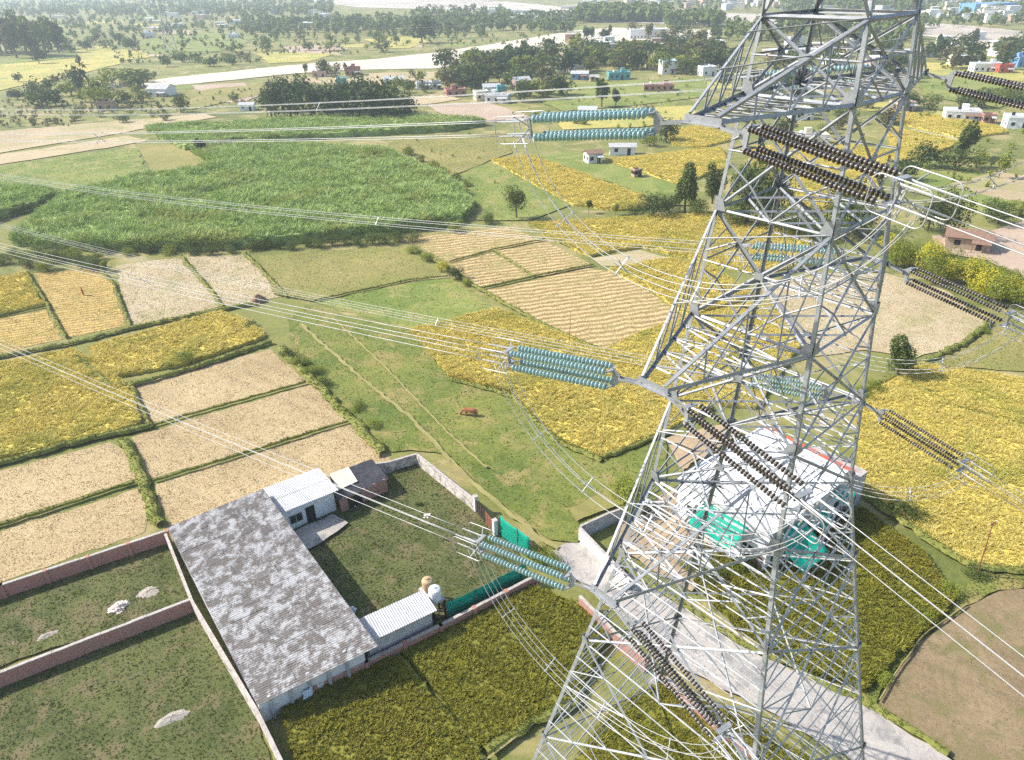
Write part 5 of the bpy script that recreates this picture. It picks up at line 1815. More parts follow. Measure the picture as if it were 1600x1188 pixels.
# single trees and shrubs: base point in the photo, height (m), kind, label, width, variant
TREES = [
    ((807, 342), 8.5, 'spread', 'lone leafy tree on the bund below the upper insulators', 0.75, 0),
    ((1400, 592), 6.6, 'column', 'lone dense columnar tree at the edge of pale right field', 1.15, 0),
    ((1070, 333), 12, 'tall', 'slender tree with bare trunk left of the tower', 1.0, 0),
    ((1112, 318), 10.5, 'column', 'narrow tree standing close to the tower left edge', 1.0, 2),
    ((1020, 340), 6.0, 'round', 'rounded dark shrub tree beside the long golden field', 1.3, 0),
    ((1045, 334), 5.0, 'round', 'low round tree right of the dark shrub tree', 1.3, 1),
    ((1092, 336), 5.0, 'bush', 'bushy shrub under the slender tree by the tower', 1.1, 0),
    ((992, 336), 3.6, 'bush', 'low shrub at the left end of the garden row', 1.2, 0),
    ((962, 336), 3.0, 'wispy', 'tiny sapling at the golden field edge', 1.0, 0),
    ((920, 334), 3.4, 'wispy', 'small dark sapling near the bent wires', 1.0, 1),
    ((1165, 352), 16, 'spread', 'tall spreading tree with forked trunk behind tower', 0.8, 0),
    ((1196, 358), 14, 'round', 'dark round tree behind the tower beside the forked one', 0.8, 0),
    ((1245, 370), 9, 'bush', 'shrubby tree seen through the middle of the tower', 1.0, 0),
    ((1150, 352), 6, 'bush', 'green bush at the foot of the forked tree', 1.2, 2),
    ((1310, 362), 12, 'round', 'broad tree seen through the right tower leg', 0.9, 1),
    ((1345, 372), 9, 'bush', 'leafy shrub tree at the right tower leg', 1.1, 0),
    ((1503, 248), 11, 'tall', 'upright bright green tree right of the tower', 1.6, 0),
    ((1440, 262), 7.5, 'round', 'dark rounded tree near right golden strip', 1.2, 0),
    ((1490, 266), 7.5, 'bush', 'broad bush below the upright green tree', 1.3, 0),
    ((1525, 262), 5.5, 'bush', 'smaller bush right of the upright green tree', 1.1, 1),
    ((1412, 282), 6, 'round', 'dark bush beside the tower at the upper wires', 1.2, 2),
    ((1560, 280), 6.5, 'wispy', 'thin bare-looking tree among the upper right wires', 0.9, 0),
    ((1473, 372), 11, 'round', 'large dark tree beside the brown roofed hut', 0.75, 0),
    ((1450, 360), 7, 'round', 'smaller dark tree left of the large one by the hut', 0.9, 2),
    ((1560, 350), 6.5, 'bush', 'wide bush right of the hut below the wires', 1.3, 0),
    ((1590, 340), 5, 'yellow', 'yellow green bush at right edge below the wires', 1.1, 1),
    ((940, 168), 12, 'tall', 'dark upright tree beside the village meadow', 1.1, 1),
    ((962, 168), 8, 'tall', 'smaller dark tree right of the upright village tree', 1.1, 1),
    ((1040, 222), 8, 'round', 'dark tree right of the long white hut', 1.1, 0),
    ((1015, 228), 5, 'bush', 'bush at the end of the long white hut', 1.3, 1),
    ((283, 176), 8.0, 'round', 'single round tree at the end of the ploughed strip', 1.0, 0),
    ((368, 160), 5.0, 'round', 'small round tree on the pink bare field', 1.0, 1),
    ((62, 100), 12, 'round', 'lone tree in the far left green field', 0.8, 0),
    ((125, 102), 7, 'tall', 'small thin tree beside the far left yellow rice', 1.2, 0),
    ((134, 152), 17, 'round', 'tall dark tree on the left river bank', 0.6, 0),
    ((660, 68), 22, 'round', 'big dark tree on the far river bank', 1.1, 0),
    ((166, 424), 2.6, 'wispy', 'reddish thorn bush casting a shadow on the grey plot', 1.2, 0),
    ((152, 418), 2.4, 'bush', 'low bush left of the thorn bush', 1.3, 0),
    ((590, 252), 4.5, 'bush', 'bright green clump at the sugarcane edge', 1.6, 3),
    ((455, 262), 3.6, 'bush', 'dark gap bush inside the sugarcane', 1.2, 0),
    ((318, 244), 6, 'tall', 'dark bushy tree at the edge of the small brown plot', 1.4, 1),
    ((712, 436), 2.6, 'round', 'dark round bush on the bund of the straw-row fields', 1.3, 0),
    ((690, 424), 2.2, 'yellow', 'yellowish bush left of the dark round bund bush', 1.3, 0),
    ((668, 408), 2.2, 'bush', 'green bush on the upper end of the bund', 1.3, 1),
    ((645, 396), 2.0, 'yellow', 'light bush at the top of the bushy bund', 1.4, 1),
    ((730, 446), 1.6, 'bush', 'low weeds bush at lower end of the bushy bund', 1.4, 1),
    ((712, 362), 3.4, 'bush', 'bush at the lower corner of the sugarcane', 1.2, 1),
    ((760, 350), 3.0, 'bush', 'low bush right of the sugarcane corner', 1.3, 0),
    ((850, 880), 2.4, 'yellow', 'yellow green bush at the end of the green net', 1.1, 1),
    ((985, 800), 4.4, 'bush', 'green garden bush beside the tower left leg', 0.95, 1),
    ((970, 770), 2.6, 'yellow', 'light green bush behind the garden bush', 1.2, 1),
    ((1008, 806), 3.0, 'bush', 'dark bush right of the garden bush', 1.0, 0),
    ((1410, 812), 2.4, 'bush', 'dark bush at the foot of the right-hand rice', 1.4, 0),
    ((290, 566), 2.0, 'bush', 'rounded bush on the bund below narrow golden rice', 1.5, 1),
    ((268, 574), 1.3, 'bush', 'low bush left of the rounded bund bush', 1.5, 1),
    ((390, 512), 1.4, 'bush', 'low bush at the right end of narrow golden rice', 1.5, 0),
    ((130, 570), 1.3, 'yellow', 'low scrub in the notch of left golden rice', 1.6, 1),
    ((145, 590), 1.2, 'bush', 'low scrub right of the notch in left golden rice', 1.6, 1),
    ((452, 560), 1.7, 'bush', 'first bush on the weedy margin', 1.5, 0),
    ((470, 572), 2.0, 'bush', 'second bush on the weedy margin', 1.4, 1),
    ((490, 585), 1.8, 'yellow', 'third bush on the weedy margin', 1.4, 1),
    ((506, 604), 1.6, 'bush', 'fourth bush, lowest on the weedy margin', 1.5, 0),
    ((560, 640), 1.3, 'yellow', 'low weed clump above the black hut', 1.7, 1),
    ((585, 668), 1.2, 'bush', 'low weed clump near the wall corner', 1.7, 1),
    ((655, 790), 0.6, 'bush', 'tiny dark weed clump in the compound yard', 1.5, 0),
    ((1480, 930), 1.6, 'bush', 'green bush on the verge of the brown field', 1.6, 1),
    ((1440, 968), 1.3, 'bush', 'lower green bush on the verge of the brown field', 1.7, 1),
    ((1375, 1062), 1.2, 'bush', 'green bush at the lane corner of the brown field', 1.5, 1),
    ((1525, 905), 1.3, 'bush', 'weeds around the foot of the slanting pole', 1.7, 0),
    ((1340, 622), 2.2, 'bush', 'weedy bush beside the tower at the golden corner', 1.5, 1),
    ((1365, 612), 1.8, 'yellow', 'yellow weeds right of the tower at the golden corner', 1.6, 1),
    ((1535, 520), 1.2, 'bush', 'small weed bush at the curved edge of pale field', 1.7, 1),
    ((835, 190), 4, 'bush', 'bush at the end of the pink bare field', 1.4, 0),
    ((1110, 905), 2.2, 'bush', 'dark bush by the lane under the tower', 1.2, 0),
    ((1075, 890), 1.6, 'bush', 'low bush by the yard under the tower', 1.3, 1),
    ((1150, 890), 2.4, 'bush', 'green bush before the green net awning', 1.2, 1),
]
for px, h, kind, lab, wd, var in TREES:
    tree(G(*px), h, kind, lab, wide=wd, var=var)

# round dark grove
for i, (x, y, h) in enumerate([(425, 186, 13), (455, 184, 15), (488, 187, 14), (520, 188, 14), (552, 188, 14), (584, 189, 15), (612, 190, 13), (634, 187, 11),
                               (442, 174, 14), (474, 172, 15), (508, 175, 12), (540, 174, 13), (572, 174, 15), (600, 176, 14)]):
    tree(G(x, y), h, 'round', 'broad dark tree in the rounded grove left of centre', group='trees of the rounded grove', var=(i % 2) * 2, wide=0.95 + 0.1 * (i % 3))
# tall dark stand at far left
for i in range(15):
    x = -30 + i * 8.5 + _rt.uniform(-3, 3)
    tree(G(x, 88 + _rt.uniform(-7, 7) - i * 0.3), _rt.uniform(24, 31), 'tall' if i % 3 else 'round', 'tall dark tree of the stand at the far left edge', group='tall stand at the far left', wide=1.3 if i % 3 else 0.7, lod='mid')
# yellow green hedge on the right
for i in range(16):
    f = i / 15
    tree(G(1385 + 225 * f + _rt.uniform(-4, 4), 408 + 74 * f + _rt.uniform(-6, 9)), _rt.uniform(4.2, 6.4), 'yellow', 'yellow green shrub of the hedge right of the tower', group='hedge shrubs right of the tower', wide=0.95, var=(i * 3) % 4)
for i in range(8):
    f = i / 7
    tree(G(1400 + 190 * f, 396 + 60 * f), _rt.uniform(3.5, 5), 'bush', 'darker shrub in the back row of the right hedge', group='back row of the right hedge', var=1 + 2 * (i % 2))
# hedges by the sugarcane
for i in range(13):
    f = i / 12
    tree(G(395 + 250 * f, 392 - 14 * f + _rt.uniform(-2, 2)), _rt.uniform(2.2, 3.4), 'bush', 'dark shrub of the hedge below the sugarcane', group='hedge below the sugarcane', wide=1.3, var=(i % 2) * 2)
for i in range(14):
    f = i / 13
    tree(G(-20 + 175 * f, 408 + _rt.uniform(-10, 16) + 8 * f), _rt.uniform(2.0, 3.4), 'bush', 'dark shrub of the thicket at the left edge', group='left edge thicket', wide=1.4, var=(i % 3))
for i in range(7):
    tree(G(170 + i * 32, 396 + _rt.uniform(-3, 3)), _rt.uniform(1.6, 2.4), 'bush', 'low brown green scrub at the near edge of the sugarcane', group='scrub at the sugarcane edge', wide=1.5)
for i in range(7):
    tree(G(30 + i * 12, 336 - i * 4), _rt.uniform(1.8, 2.6), 'bush', 'dark scrub along the gully between the cane blocks', group='scrub in the cane gully', wide=1.3, var=0)
for i in range(6):
    tree(G(640 + i * 18, 246 + i * 10 + _rt.uniform(-4, 4)), _rt.uniform(2, 3.6), 'bush', 'shrub on the right margin of the sugarcane', group='right margin of the cane', wide=1.2)

# clusters: x range, y range, number, heights, kinds, label, group
CL = [
    (10, 235, 128, 170, 26, 6, 13, ('round', 'bush', 'spread'), 'tree among the river bank trees at left', 'left river bank trees'),
    (-10, 260, 178, 196, 9, 3, 6, ('bush',), 'bush below the left river bank', 'bushes below the left bank'),
    (255, 420, 92, 106, 12, 5, 9, ('bush', 'round'), 'bush on the far bank of the sandy river, left', 'far bank bushes left'),
    (400, 620, 62, 82, 14, 6, 12, ('round', 'bush', 'spread'), 'tree among small fields on the far river bank', 'far bank trees'),
    (470, 570, 114, 122, 8, 6, 10, ('round', 'tall'), 'tree beside the brick houses near the sand', 'trees by the sand'),
    (620, 700, 122, 150, 10, 5, 10, ('round', 'spread'), 'tree among the sheds right of the grove', 'trees by the sheds'),
    (695, 790, 98, 146, 24, 9, 15, ('round', 'spread', 'tall'), 'tree in the village wood above the pale houses', 'village wood'),
    (790, 900, 88, 118, 24, 9, 15, ('round', 'spread', 'tall'), 'tree in the village wood before the white hall', 'village wood centre'),
    (812, 880, 128, 162, 12, 7, 12, ('round', 'spread'), 'tree among the pink and white houses', 'trees among houses'),
    (900, 1130, 78, 112, 44, 9, 15, ('round', 'spread', 'tall', 'bush'), 'tree in the village wood left of the tower top', 'village wood right'),
    (905, 1015, 84, 118, 30, 8, 13, ('round', 'spread', 'bush'), 'tree between the village houses behind the turquoise house', 'trees behind the turquoise house'),
    (1015, 1125, 84, 118, 30, 8, 13, ('round', 'spread', 'bush'), 'tree between the village houses near the two storey house', 'trees near the two storey house'),
    (720, 830, 92, 140, 26, 7, 12, ('round', 'spread', 'bush'), 'tree behind the pale house group near the sand', 'trees behind the pale houses'),
    (900, 1130, 56, 78, 20, 9, 14, ('round', 'tall'), 'tree in the back of the village wood', 'back of the village wood'),
    (1130, 1420, 66, 150, 40, 8, 14, ('round', 'spread', 'tall'), 'tree seen through the top of the tower', 'trees behind the tower top'),
    (1420, 1610, 70, 112, 26, 8, 14, ('round', 'spread', 'tall'), 'tree right of the tower below the riverbed', 'trees right of the tower'),
    (1400, 1600, 150, 176, 10, 5, 9, ('round', 'bush'), 'tree near the white houses at right', 'trees by the right houses'),
    (1180, 1400, 168, 222, 10, 5, 9, ('round', 'bush'), 'tree behind the upper tower body', 'trees behind the tower body'),
    (100, 240, 60, 80, 12, 7, 12, ('round', 'bush'), 'tree left of the distant pylon', 'trees left of the pylon'),
    (860, 920, 186, 202, 4, 3, 5, ('bush',), 'bush above the upper insulators', 'bushes above the insulators'),
    (940, 1060, 176, 186, 6, 3, 5, ('bush',), 'bush along the lane above the insulators', 'bushes along the upper lane'),
]
for x0, x1, y0, y1, n, h0, h1, kinds, lab, grp in CL:
    for i in range(n):
        tree(G(_rt.uniform(x0, x1), _rt.uniform(y0, y1)), _rt.uniform(h0, h1) * 0.85, _rt.choice(kinds), lab, group=grp, wide=_rt.uniform(1.0, 1.5))


# far woods: one mass of very small trees
def woods(name, label, spots, mat, seed):
    """spots: x0, x1, y0, y1 in the photo, number, height range"""
    g = np.random.default_rng(seed)
    V, k = [], 26
    for x0, x1, y0, y1, n, h0, h1 in spots:
        for _ in range(n):
            # even spread over the image strip, so the far rows are not too thin
            p = G(g.uniform(x0, x1), g.uniform(y0, y1))
            h = g.uniform(h0, h1)
            w = h * g.uniform(0.28, 0.5)
            d = g.normal(size=(k, 3))
            d /= np.linalg.norm(d, axis=1)[:, None]
            c = d * g.uniform(0.5, 1, (k, 1)) * np.array([w, w, h * 0.45]) + np.array([p.x, p.y, h * 0.55])
            nn = d + g.normal(size=(k, 3)) * 0.4 + np.array([0, 0, 0.3])
            nn /= np.linalg.norm(nn, axis=1)[:, None]
            a = np.cross(nn, g.normal(size=(k, 3)))
            a /= np.linalg.norm(a, axis=1)[:, None] + 1e-9
            b = np.cross(nn, a)
            s = h * 0.17 * g.uniform(0.6, 1.4, (k, 1))
            V.append(np.stack([c - a * s, c + b * s * 0.7, c + a * s, c - b * s * 0.7], 1).reshape(-1, 3))
            t = h * 0.025
            V.append(np.array([[p.x - t, p.y, -0.2], [p.x + t, p.y, -0.2], [p.x + t * 0.6, p.y, h * 0.6], [p.x - t * 0.6, p.y, h * 0.6]]))
            V.append(np.array([[p.x, p.y - t, -0.2], [p.x, p.y + t, -0.2], [p.x, p.y + t * 0.6, h * 0.6], [p.x, p.y - t * 0.6, h * 0.6]]))
    v = np.concatenate(V)
    m = len(v) // 4
    me = bpy.data.meshes.new(name)
    me.vertices.add(len(v))
    me.vertices.foreach_set('co', v.ravel())
    me.loops.add(m * 4)
    me.loops.foreach_set('vertex_index', np.arange(m * 4))
    me.polygons.add(m)
    me.polygons.foreach_set('loop_start', np.arange(0, m * 4, 4))
    me.polygons.foreach_set('loop_total', np.full(m, 4))
    me.update()
    o = link(name, me, M[mat])
    tag(o, label, 'woods', kind='stuff')


woods('woods', 'hazy woods and gardens spreading over the far left', [(-60, 520, 1, 26, 900, 6, 11), (-60, 420, 24, 58, 330, 4, 8), (90, 420, 60, 84, 60, 4, 7)], 'leaf_mid', 1)
woods('woods', 'band of dark trees beyond the far river bank', [(380, 770, 34, 52, 380, 6, 12), (640, 800, 18, 40, 100, 7, 12), (780, 900, 26, 52, 90, 7, 12), (420, 760, 50, 60, 60, 4, 8)], 'leaf_mid', 2)
woods('woods', 'plantation block before the dry riverbed', [(905, 1045, 26, 36, 240, 13, 17), (1040, 1130, 34, 44, 60, 10, 15), (1130, 1440, 44, 66, 120, 8, 14)], 'leaf_mid', 3)
woods('woods', 'scattered trees of the far town at the top right', [(980, 1640, -1, 18, 240, 6, 11), (1220, 1440, 8, 22, 120, 9, 14), (1440, 1640, 14, 44, 80, 6, 10)], 'leaf_mid', 4)

woods('scrub', 'low scrub and weeds over the near river bank at left', [(0, 120, 160, 200, 90, 0.8, 2.6), (120, 260, 146, 178, 80, 0.8, 2.8), (200, 470, 140, 172, 70, 0.8, 2.0), (420, 760, 122, 150, 110, 0.8, 2.4)], 'leaf_olive', 5)
woods('scrub', 'low scrub along the far bank of the sandy river', [(180, 420, 84, 100, 110, 1.2, 3.4), (400, 560, 60, 86, 80, 1.2, 3.4), (600, 860, 56, 74, 90, 1.2, 3.4)], 'leaf_mid', 6)
woods('scrub', 'low scrub about the village meadow and right plots', [(800, 1130, 118, 210, 120, 0.8, 2.2), (1400, 1610, 112, 300, 100, 0.8, 2.2), (600, 800, 180, 300, 30, 0.6, 1.4)], 'leaf_light', 7)

# ------------------------------------------------------------------ village houses
def house(px, w, d, h, wm, label, roof='flat', rm=None, yaw=0.0, group=None, wins=2, name='house', far=False):
    p = G(*px)
    root = empty(name, (p.x, p.y, 0), yaw)
    tag(root, label, 'house', group)
    MB().box(-w / 2, w / 2, -d / 2, d / 2, 0, h).build('wall', M[wm], root)
    rm = rm or 'white'
    if roof == 'flat':
        mb = MB().box(-w / 2 - 0.2, w / 2 + 0.2, -d / 2 - 0.2, d / 2 + 0.2, h, h + 0.15)
        r = mb.build('roof', M[rm], root)
        if not far:
            mb = MB()
            for x0, x1, y0, y1 in ((-w / 2, w / 2, -d / 2, -d / 2 + 0.15), (-w / 2, w / 2, d / 2 - 0.15, d / 2), (-w / 2, -w / 2 + 0.15, -d / 2 + 0.151, d / 2 - 0.151), (w / 2 - 0.15, w / 2, -d / 2 + 0.151, d / 2 - 0.151)):
                mb.box(x0, x1, y0, y1, h + 0.15, h + 0.6)
            mb.build('parapet', M[wm], r)
    else:
        e, k = 0.4, h + d * 0.22
        mb = MB()
        mb.add([(-w / 2 - e, -d / 2 - e, h - 0.05), (w / 2 + e, -d / 2 - e, h - 0.05), (w / 2 + e, 0, k), (-w / 2 - e, 0, k), (w / 2 + e, d / 2 + e, h - 0.05), (-w / 2 - e, d / 2 + e, h - 0.05)],
               [(0, 1, 2, 3), (3, 2, 4, 5)])
        o = mb.build('roof', M[rm], root)
        o.modifiers.new('thickness', 'SOLIDIFY').thickness = 0.12
        MB().add([(-w / 2, -d / 2, h), (-w / 2, d / 2, h), (-w / 2, 0, k - 0.15), (w / 2, -d / 2, h), (w / 2, d / 2, h), (w / 2, 0, k - 0.15)], [(0, 2, 1), (3, 4, 5), (0, 3, 5, 2), (1, 2, 5, 4)]).build('gable', M[wm], root)
    if far:
        return root
    if roof == 'flat' and w > 6:
        k = _rt.uniform(-0.25, 0.25) * w
        MB().lathe([(0.5, 0), (0.55, 0.1), (0.55, 0.9), (0.3, 1.1)], 10, c=(k, d * 0.15, h + 0.15)).build('water_tank', M[_rt.choice(['dark', 'tank_white', 'dark'])], root)
        if w > 8:
            MB().box(-k - 1.0, -k + 1.0, -0.2, 1.6, h + 0.15, h + 2.1).build('stair_head', M[wm], root)
    if _rt.random() < 0.6:
        MB().hexa([(w * 0.05, -d / 2 - 1.7, 2.0), (w * 0.48, -d / 2 - 1.7, 2.0), (w * 0.48, -d / 2 - 0.02, 2.5), (w * 0.05, -d / 2 - 0.02, 2.5)],
                  [(w * 0.05, -d / 2 - 1.7, 2.07), (w * 0.48, -d / 2 - 1.7, 2.07), (w * 0.48, -d / 2 - 0.02, 2.57), (w * 0.05, -d / 2 - 0.02, 2.57)]).build('porch_roof', M[_rt.choice(['tin_white', 'tile_brown', 'grey'])], root)
        for x_ in (w * 0.08, w * 0.45):
            MB().bar((x_, -d / 2 - 1.6, 0), (x_, -d / 2 - 1.6, 2.0), 0.12).build('porch_post', M['wood'], root)
    n = max(2, int(w / 2.6))
    for i in range(n):
        x = -w / 2 + w * (i + 0.5) / n
        if i == n // 2:
            MB().box(x - 0.5, x + 0.5, -d / 2 - 0.04, -d / 2 + 0.05, 0, 2.1).build('door', M['dark'], root)
        else:
            o = MB().box(x - 0.55, x + 0.55, -d / 2 - 0.03, -d / 2 + 0.05, 1.0, 2.1).build('window', M['dark'], root)
            MB().box(x - 0.7, x + 0.7, -d / 2 - 0.3, -d / 2 - 0.03, 2.15, 2.25).build('shade', M[wm], o)
    for y in (-d / 4, d / 4):
        MB().box(-w / 2 - 0.03, -w / 2 + 0.05, y - 0.45, y + 0.45, 1.0, 2.0).build('window', M['dark'], root)
    return root


HOUSES = [
    ((926, 254), 5.2, 4.2, 3.2, 'white', 'small white hut with reddish pitched roof by the golden field', 'tin', 'tile_brown', 0.3),
    ((972, 241), 9.0, 4.0, 2.8, 'white', 'long white hut with grey tin roof beside the insulators', 'tin', 'grey', -0.1),
    ((994, 277), 2.6, 2.2, 2.0, 'tan', 'tiny brown shed alone in the golden field', 'flat', 'tile_brown', 0.3),
    ((918, 180), 8, 5, 2.6, 'grey', 'grey roofed shed above the upper insulators', 'tin', 'tin_white', -0.15),
    ((712, 150), 11, 6, 3.0, 'brick', 'plain red brick house with flat roof beside the tan plot', 'flat', 'brick', 0.25),
    ((552, 118), 10, 6, 4.2, 'brick', 'brown brick house on the near bank of the sandy river', 'flat', 'tile_brown', 0.2),
    ((500, 121), 9, 5, 3.0, 'pink', 'low pinkish house left of the brown brick house', 'flat', 'pink', 0.1),
    ((535, 138), 6, 6, 5.0, 'teal', 'turquoise two storey house above the round grove', 'flat', 'white', 0.2),
    ((616, 132), 12, 6, 3.0, 'white', 'long white house with tin roof behind the grove', 'tin', 'tin_white', 0.1),
    ((662, 139), 8, 5, 3.0, 'white', 'white house with dark doorway right of the grove', 'flat', 'grey', 0.2),
    ((682, 139), 5, 5, 3.4, 'grey', 'small grey house next to the red brick one', 'flat', 'coping', 0.2),
    ((752, 156), 7, 6, 3.6, 'cream', 'cream house at left end of the pale house group', 'flat', 'white', 0.3),
    ((778, 160), 12, 6, 3.0, 'white', 'long white walled house in front of the pale group', 'flat', 'grey', -0.25),
    ((768, 146), 9, 6, 3.4, 'white', 'white house with tin roof at the back of the pale group', 'tin', 'tin_white', 0.1),
    ((784, 150), 5, 5, 4.2, 'teal', 'turquoise house within the pale house group', 'flat', 'teal', 0.1),
    ((786, 102), 10, 6, 3.6, 'brick', 'red brick house among trees by the sand', 'tin', 'tile_brown', 0.2),
    ((814, 138), 9, 7, 4.2, 'pink', 'pinkish house with white tin roof under village trees', 'tin', 'tin_white', 0.3),
    ((886, 112), 10, 7, 4.0, 'white', 'white house with grey roof left of the blue one', 'tin', 'tin_white', -0.4),
    ((906, 124), 10, 6, 3.2, 'blue', 'pale blue house with tin roof in the village', 'tin', 'tin_white', -0.2),
    ((928, 127), 5, 4, 2.6, 'tan', 'tiny mud shed right of the blue house', 'tin', 'coping', 0.1),
    ((966, 124), 13, 6, 3.4, 'teal', 'bright turquoise house at the village edge', 'flat', 'teal', 0.1),
    ((1042, 115), 9, 8, 6.6, 'white', 'two storey white house with green awning colours', 'flat', 'teal', 0.1),
    ((1022, 106), 10, 8, 6.0, 'pink', 'pink two storey house behind the white one', 'flat', 'pink', 0.1),
    ((1076, 111), 8, 6, 5.0, 'white', 'white house right of the two storey house', 'flat', 'white', -0.2),
    ((1104, 118), 9, 7, 4.4, 'white', 'white house at the right end of the village row', 'flat', 'white', 0.2),
    ((1028, 142), 16, 7, 2.8, 'brick', 'long unfinished red brick house in the meadow', 'flat', 'brick', -0.1),
    ((1012, 60), 34, 16, 7.0, 'white', 'large white hall behind the village wood', 'flat', 'tank_white', -0.1),
    ((1068, 72), 14, 9, 5.0, 'cream', 'cream house right of the large white hall', 'flat', 'white', 0.1),
    ((1112, 76), 16, 9, 5.0, 'white', 'white house near the left edge of the tower top', 'flat', 'white', 0.1),
    ((1120, 92), 8, 7, 5.0, 'white', 'small white house by the tower arm', 'flat', 'white', 0.1),
    ((1538, 112), 16, 7, 4.0, 'white', 'long white house in the right meadow', 'flat', 'white', -0.1),
    ((1566, 114), 8, 6, 4.0, 'red', 'red house right of the long white one', 'flat', 'red', -0.1),
    ((1500, 187), 13, 7, 3.4, 'white', 'white house at the right golden field edge', 'flat', 'tank_white', -0.35),
    ((1541, 192), 4.5, 4, 2.8, 'brick', 'tiny brick shed between two white houses', 'flat', 'tile_brown', -0.2),
    ((1585, 199), 8, 7, 3.8, 'white', 'white house with dark windows at the right edge', 'flat', 'white', -0.3),
    ((1408, 172), 9, 6, 3.0, 'pink', 'low pinkish house right beside the tower arm', 'flat', 'white', 0.1),
    ((1250, 186), 9, 6, 3.6, 'white', 'white house seen through the upper tower body', 'flat', 'white', 0.1),
    ((1255, 226), 16, 6, 3.2, 'cream', 'long pale house behind the dark upper insulators', 'flat', 'white', -0.05),
    ((1250, 92), 20, 10, 5.5, 'white', 'bright white house seen through the top tower panel', 'flat', 'tank_white', -0.2),
    ((1330, 78), 14, 9, 5.0, 'cream', 'pale house seen between the top arms', 'flat', 'white', 0.2),
    ((1300, 100), 12, 8, 5.0, 'white', 'white house low in the top tower panel', 'flat', 'white', 0.2),
    ((1484, 82), 12, 8, 4.0, 'white', 'white house in trees right of the tower top', 'flat', 'white', 0.1),
    ((1594, 104), 12, 9, 5.0, 'blue', 'pale blue house at the right edge below the riverbed', 'flat', 'tin_white', 0.1),
    ((1508, 386), 9, 5.5, 2.8, 'tan', 'mud walled hut with brown roof beside the hedge', 'tin', 'tile_brown', -0.45),
    ((255, 150), 12, 9, 4.0, 'white', 'grey roofed shed on the near bank at left', 'tin', 'grey', -0.2),
    ((168, 172), 8, 5, 3.4, 'tan', 'dark hut beneath the left river bank', 'flat', 'tile_brown', 0.1),
    ((388, 172), 7, 4, 2.6, 'white', 'small white hut at the left end of the grove', 'tin', 'tin_white', 0.0),
    ((366, 60), 10, 6, 3.5, 'white', 'white hut right of the distant pylon', 'flat', 'white', 0.0),
    ((233, 60), 12, 8, 5.0, 'white', 'white house left of the distant pylon', 'flat', 'white', 0.1),
    ((588, 45), 14, 8, 4.0, 'white', 'white house in the dark band of trees', 'flat', 'tank_white', 0.0),
]
for px, w, d, h, wm, lab, rf, rm, yaw in HOUSES:
    house(px, w * 0.85, d * 0.9, h * 0.92, wm, lab, rf, rm, yaw)
_rh = random.Random(21)
for i in range(170):
    x = _rh.uniform(900, 1640)
    y = _rh.uniform(-1, 16 + max(0, (x - 1200)) * 0.055)
    wm_, rm_ = _rh.choice(['white', 'white', 'cream', 'pink', 'grey', 'white']), _rh.choice(['white', 'grey', 'tank_white', 'coping'])
    house((x, y), _rh.uniform(6, 14), _rh.uniform(6, 10), _rh.uniform(3.5, 8), wm_, '%s house with %s roof in the far town' % (wm_, {'white': 'whitewashed', 'grey': 'grey', 'tank_white': 'bright white', 'coping': 'tan'}[rm_]), 'flat', rm_, _rh.uniform(-0.5, 0.5), 'houses of the far town', far=True)
for i in range(34):
    house((_rh.uniform(0, 520), _rh.uniform(14, 50)), _rh.uniform(8, 16), _rh.uniform(6, 10), _rh.uniform(3, 6), _rh.choice(['white', 'cream', 'pink', 'white']), 'small pale house in the hazy woods at left', 'flat', _rh.choice(['white', 'tank_white']), _rh.uniform(-0.4, 0.4), 'houses in the far left woods', far=True)
for i in range(20):
    house((_rh.uniform(760, 900), _rh.uniform(14, 34)), _rh.uniform(10, 18), _rh.uniform(6, 10), _rh.uniform(3, 6), _rh.choice(['white', 'cream', 'grey']), 'small pale house on the far side of the dry riverbed', 'flat', 'white', _rh.uniform(-0.4, 0.4), 'houses beyond the riverbed', far=True)
house((1540, 18), 46, 26, 8, 'blue', 'blue roofed factory hall in the far town', 'flat', 'blue', 0.1, far=True)
for i in range(22):
    house((_rh.uniform(880, 1130), _rh.uniform(66, 108)), _rh.uniform(7, 13), _rh.uniform(6, 9), _rh.uniform(3.2, 6.5), _rh.choice(['white', 'cream', 'pink', 'white', 'brick']), 'village house half hidden by the wood left of tower top', 'flat', _rh.choice(['white', 'coping', 'tank_white']), _rh.uniform(-0.5, 0.5), 'half hidden village houses', far=True)
for i in range(14):
    house((_rh.uniform(1200, 1600), _rh.uniform(58, 110)), _rh.uniform(7, 13), _rh.uniform(6, 9), _rh.uniform(3.2, 6), _rh.choice(['white', 'cream', 'pink', 'white']), 'village house half hidden by trees behind the tower top', 'flat', _rh.choice(['white', 'coping', 'tank_white']), _rh.uniform(-0.5, 0.5), 'half hidden houses right', far=True)

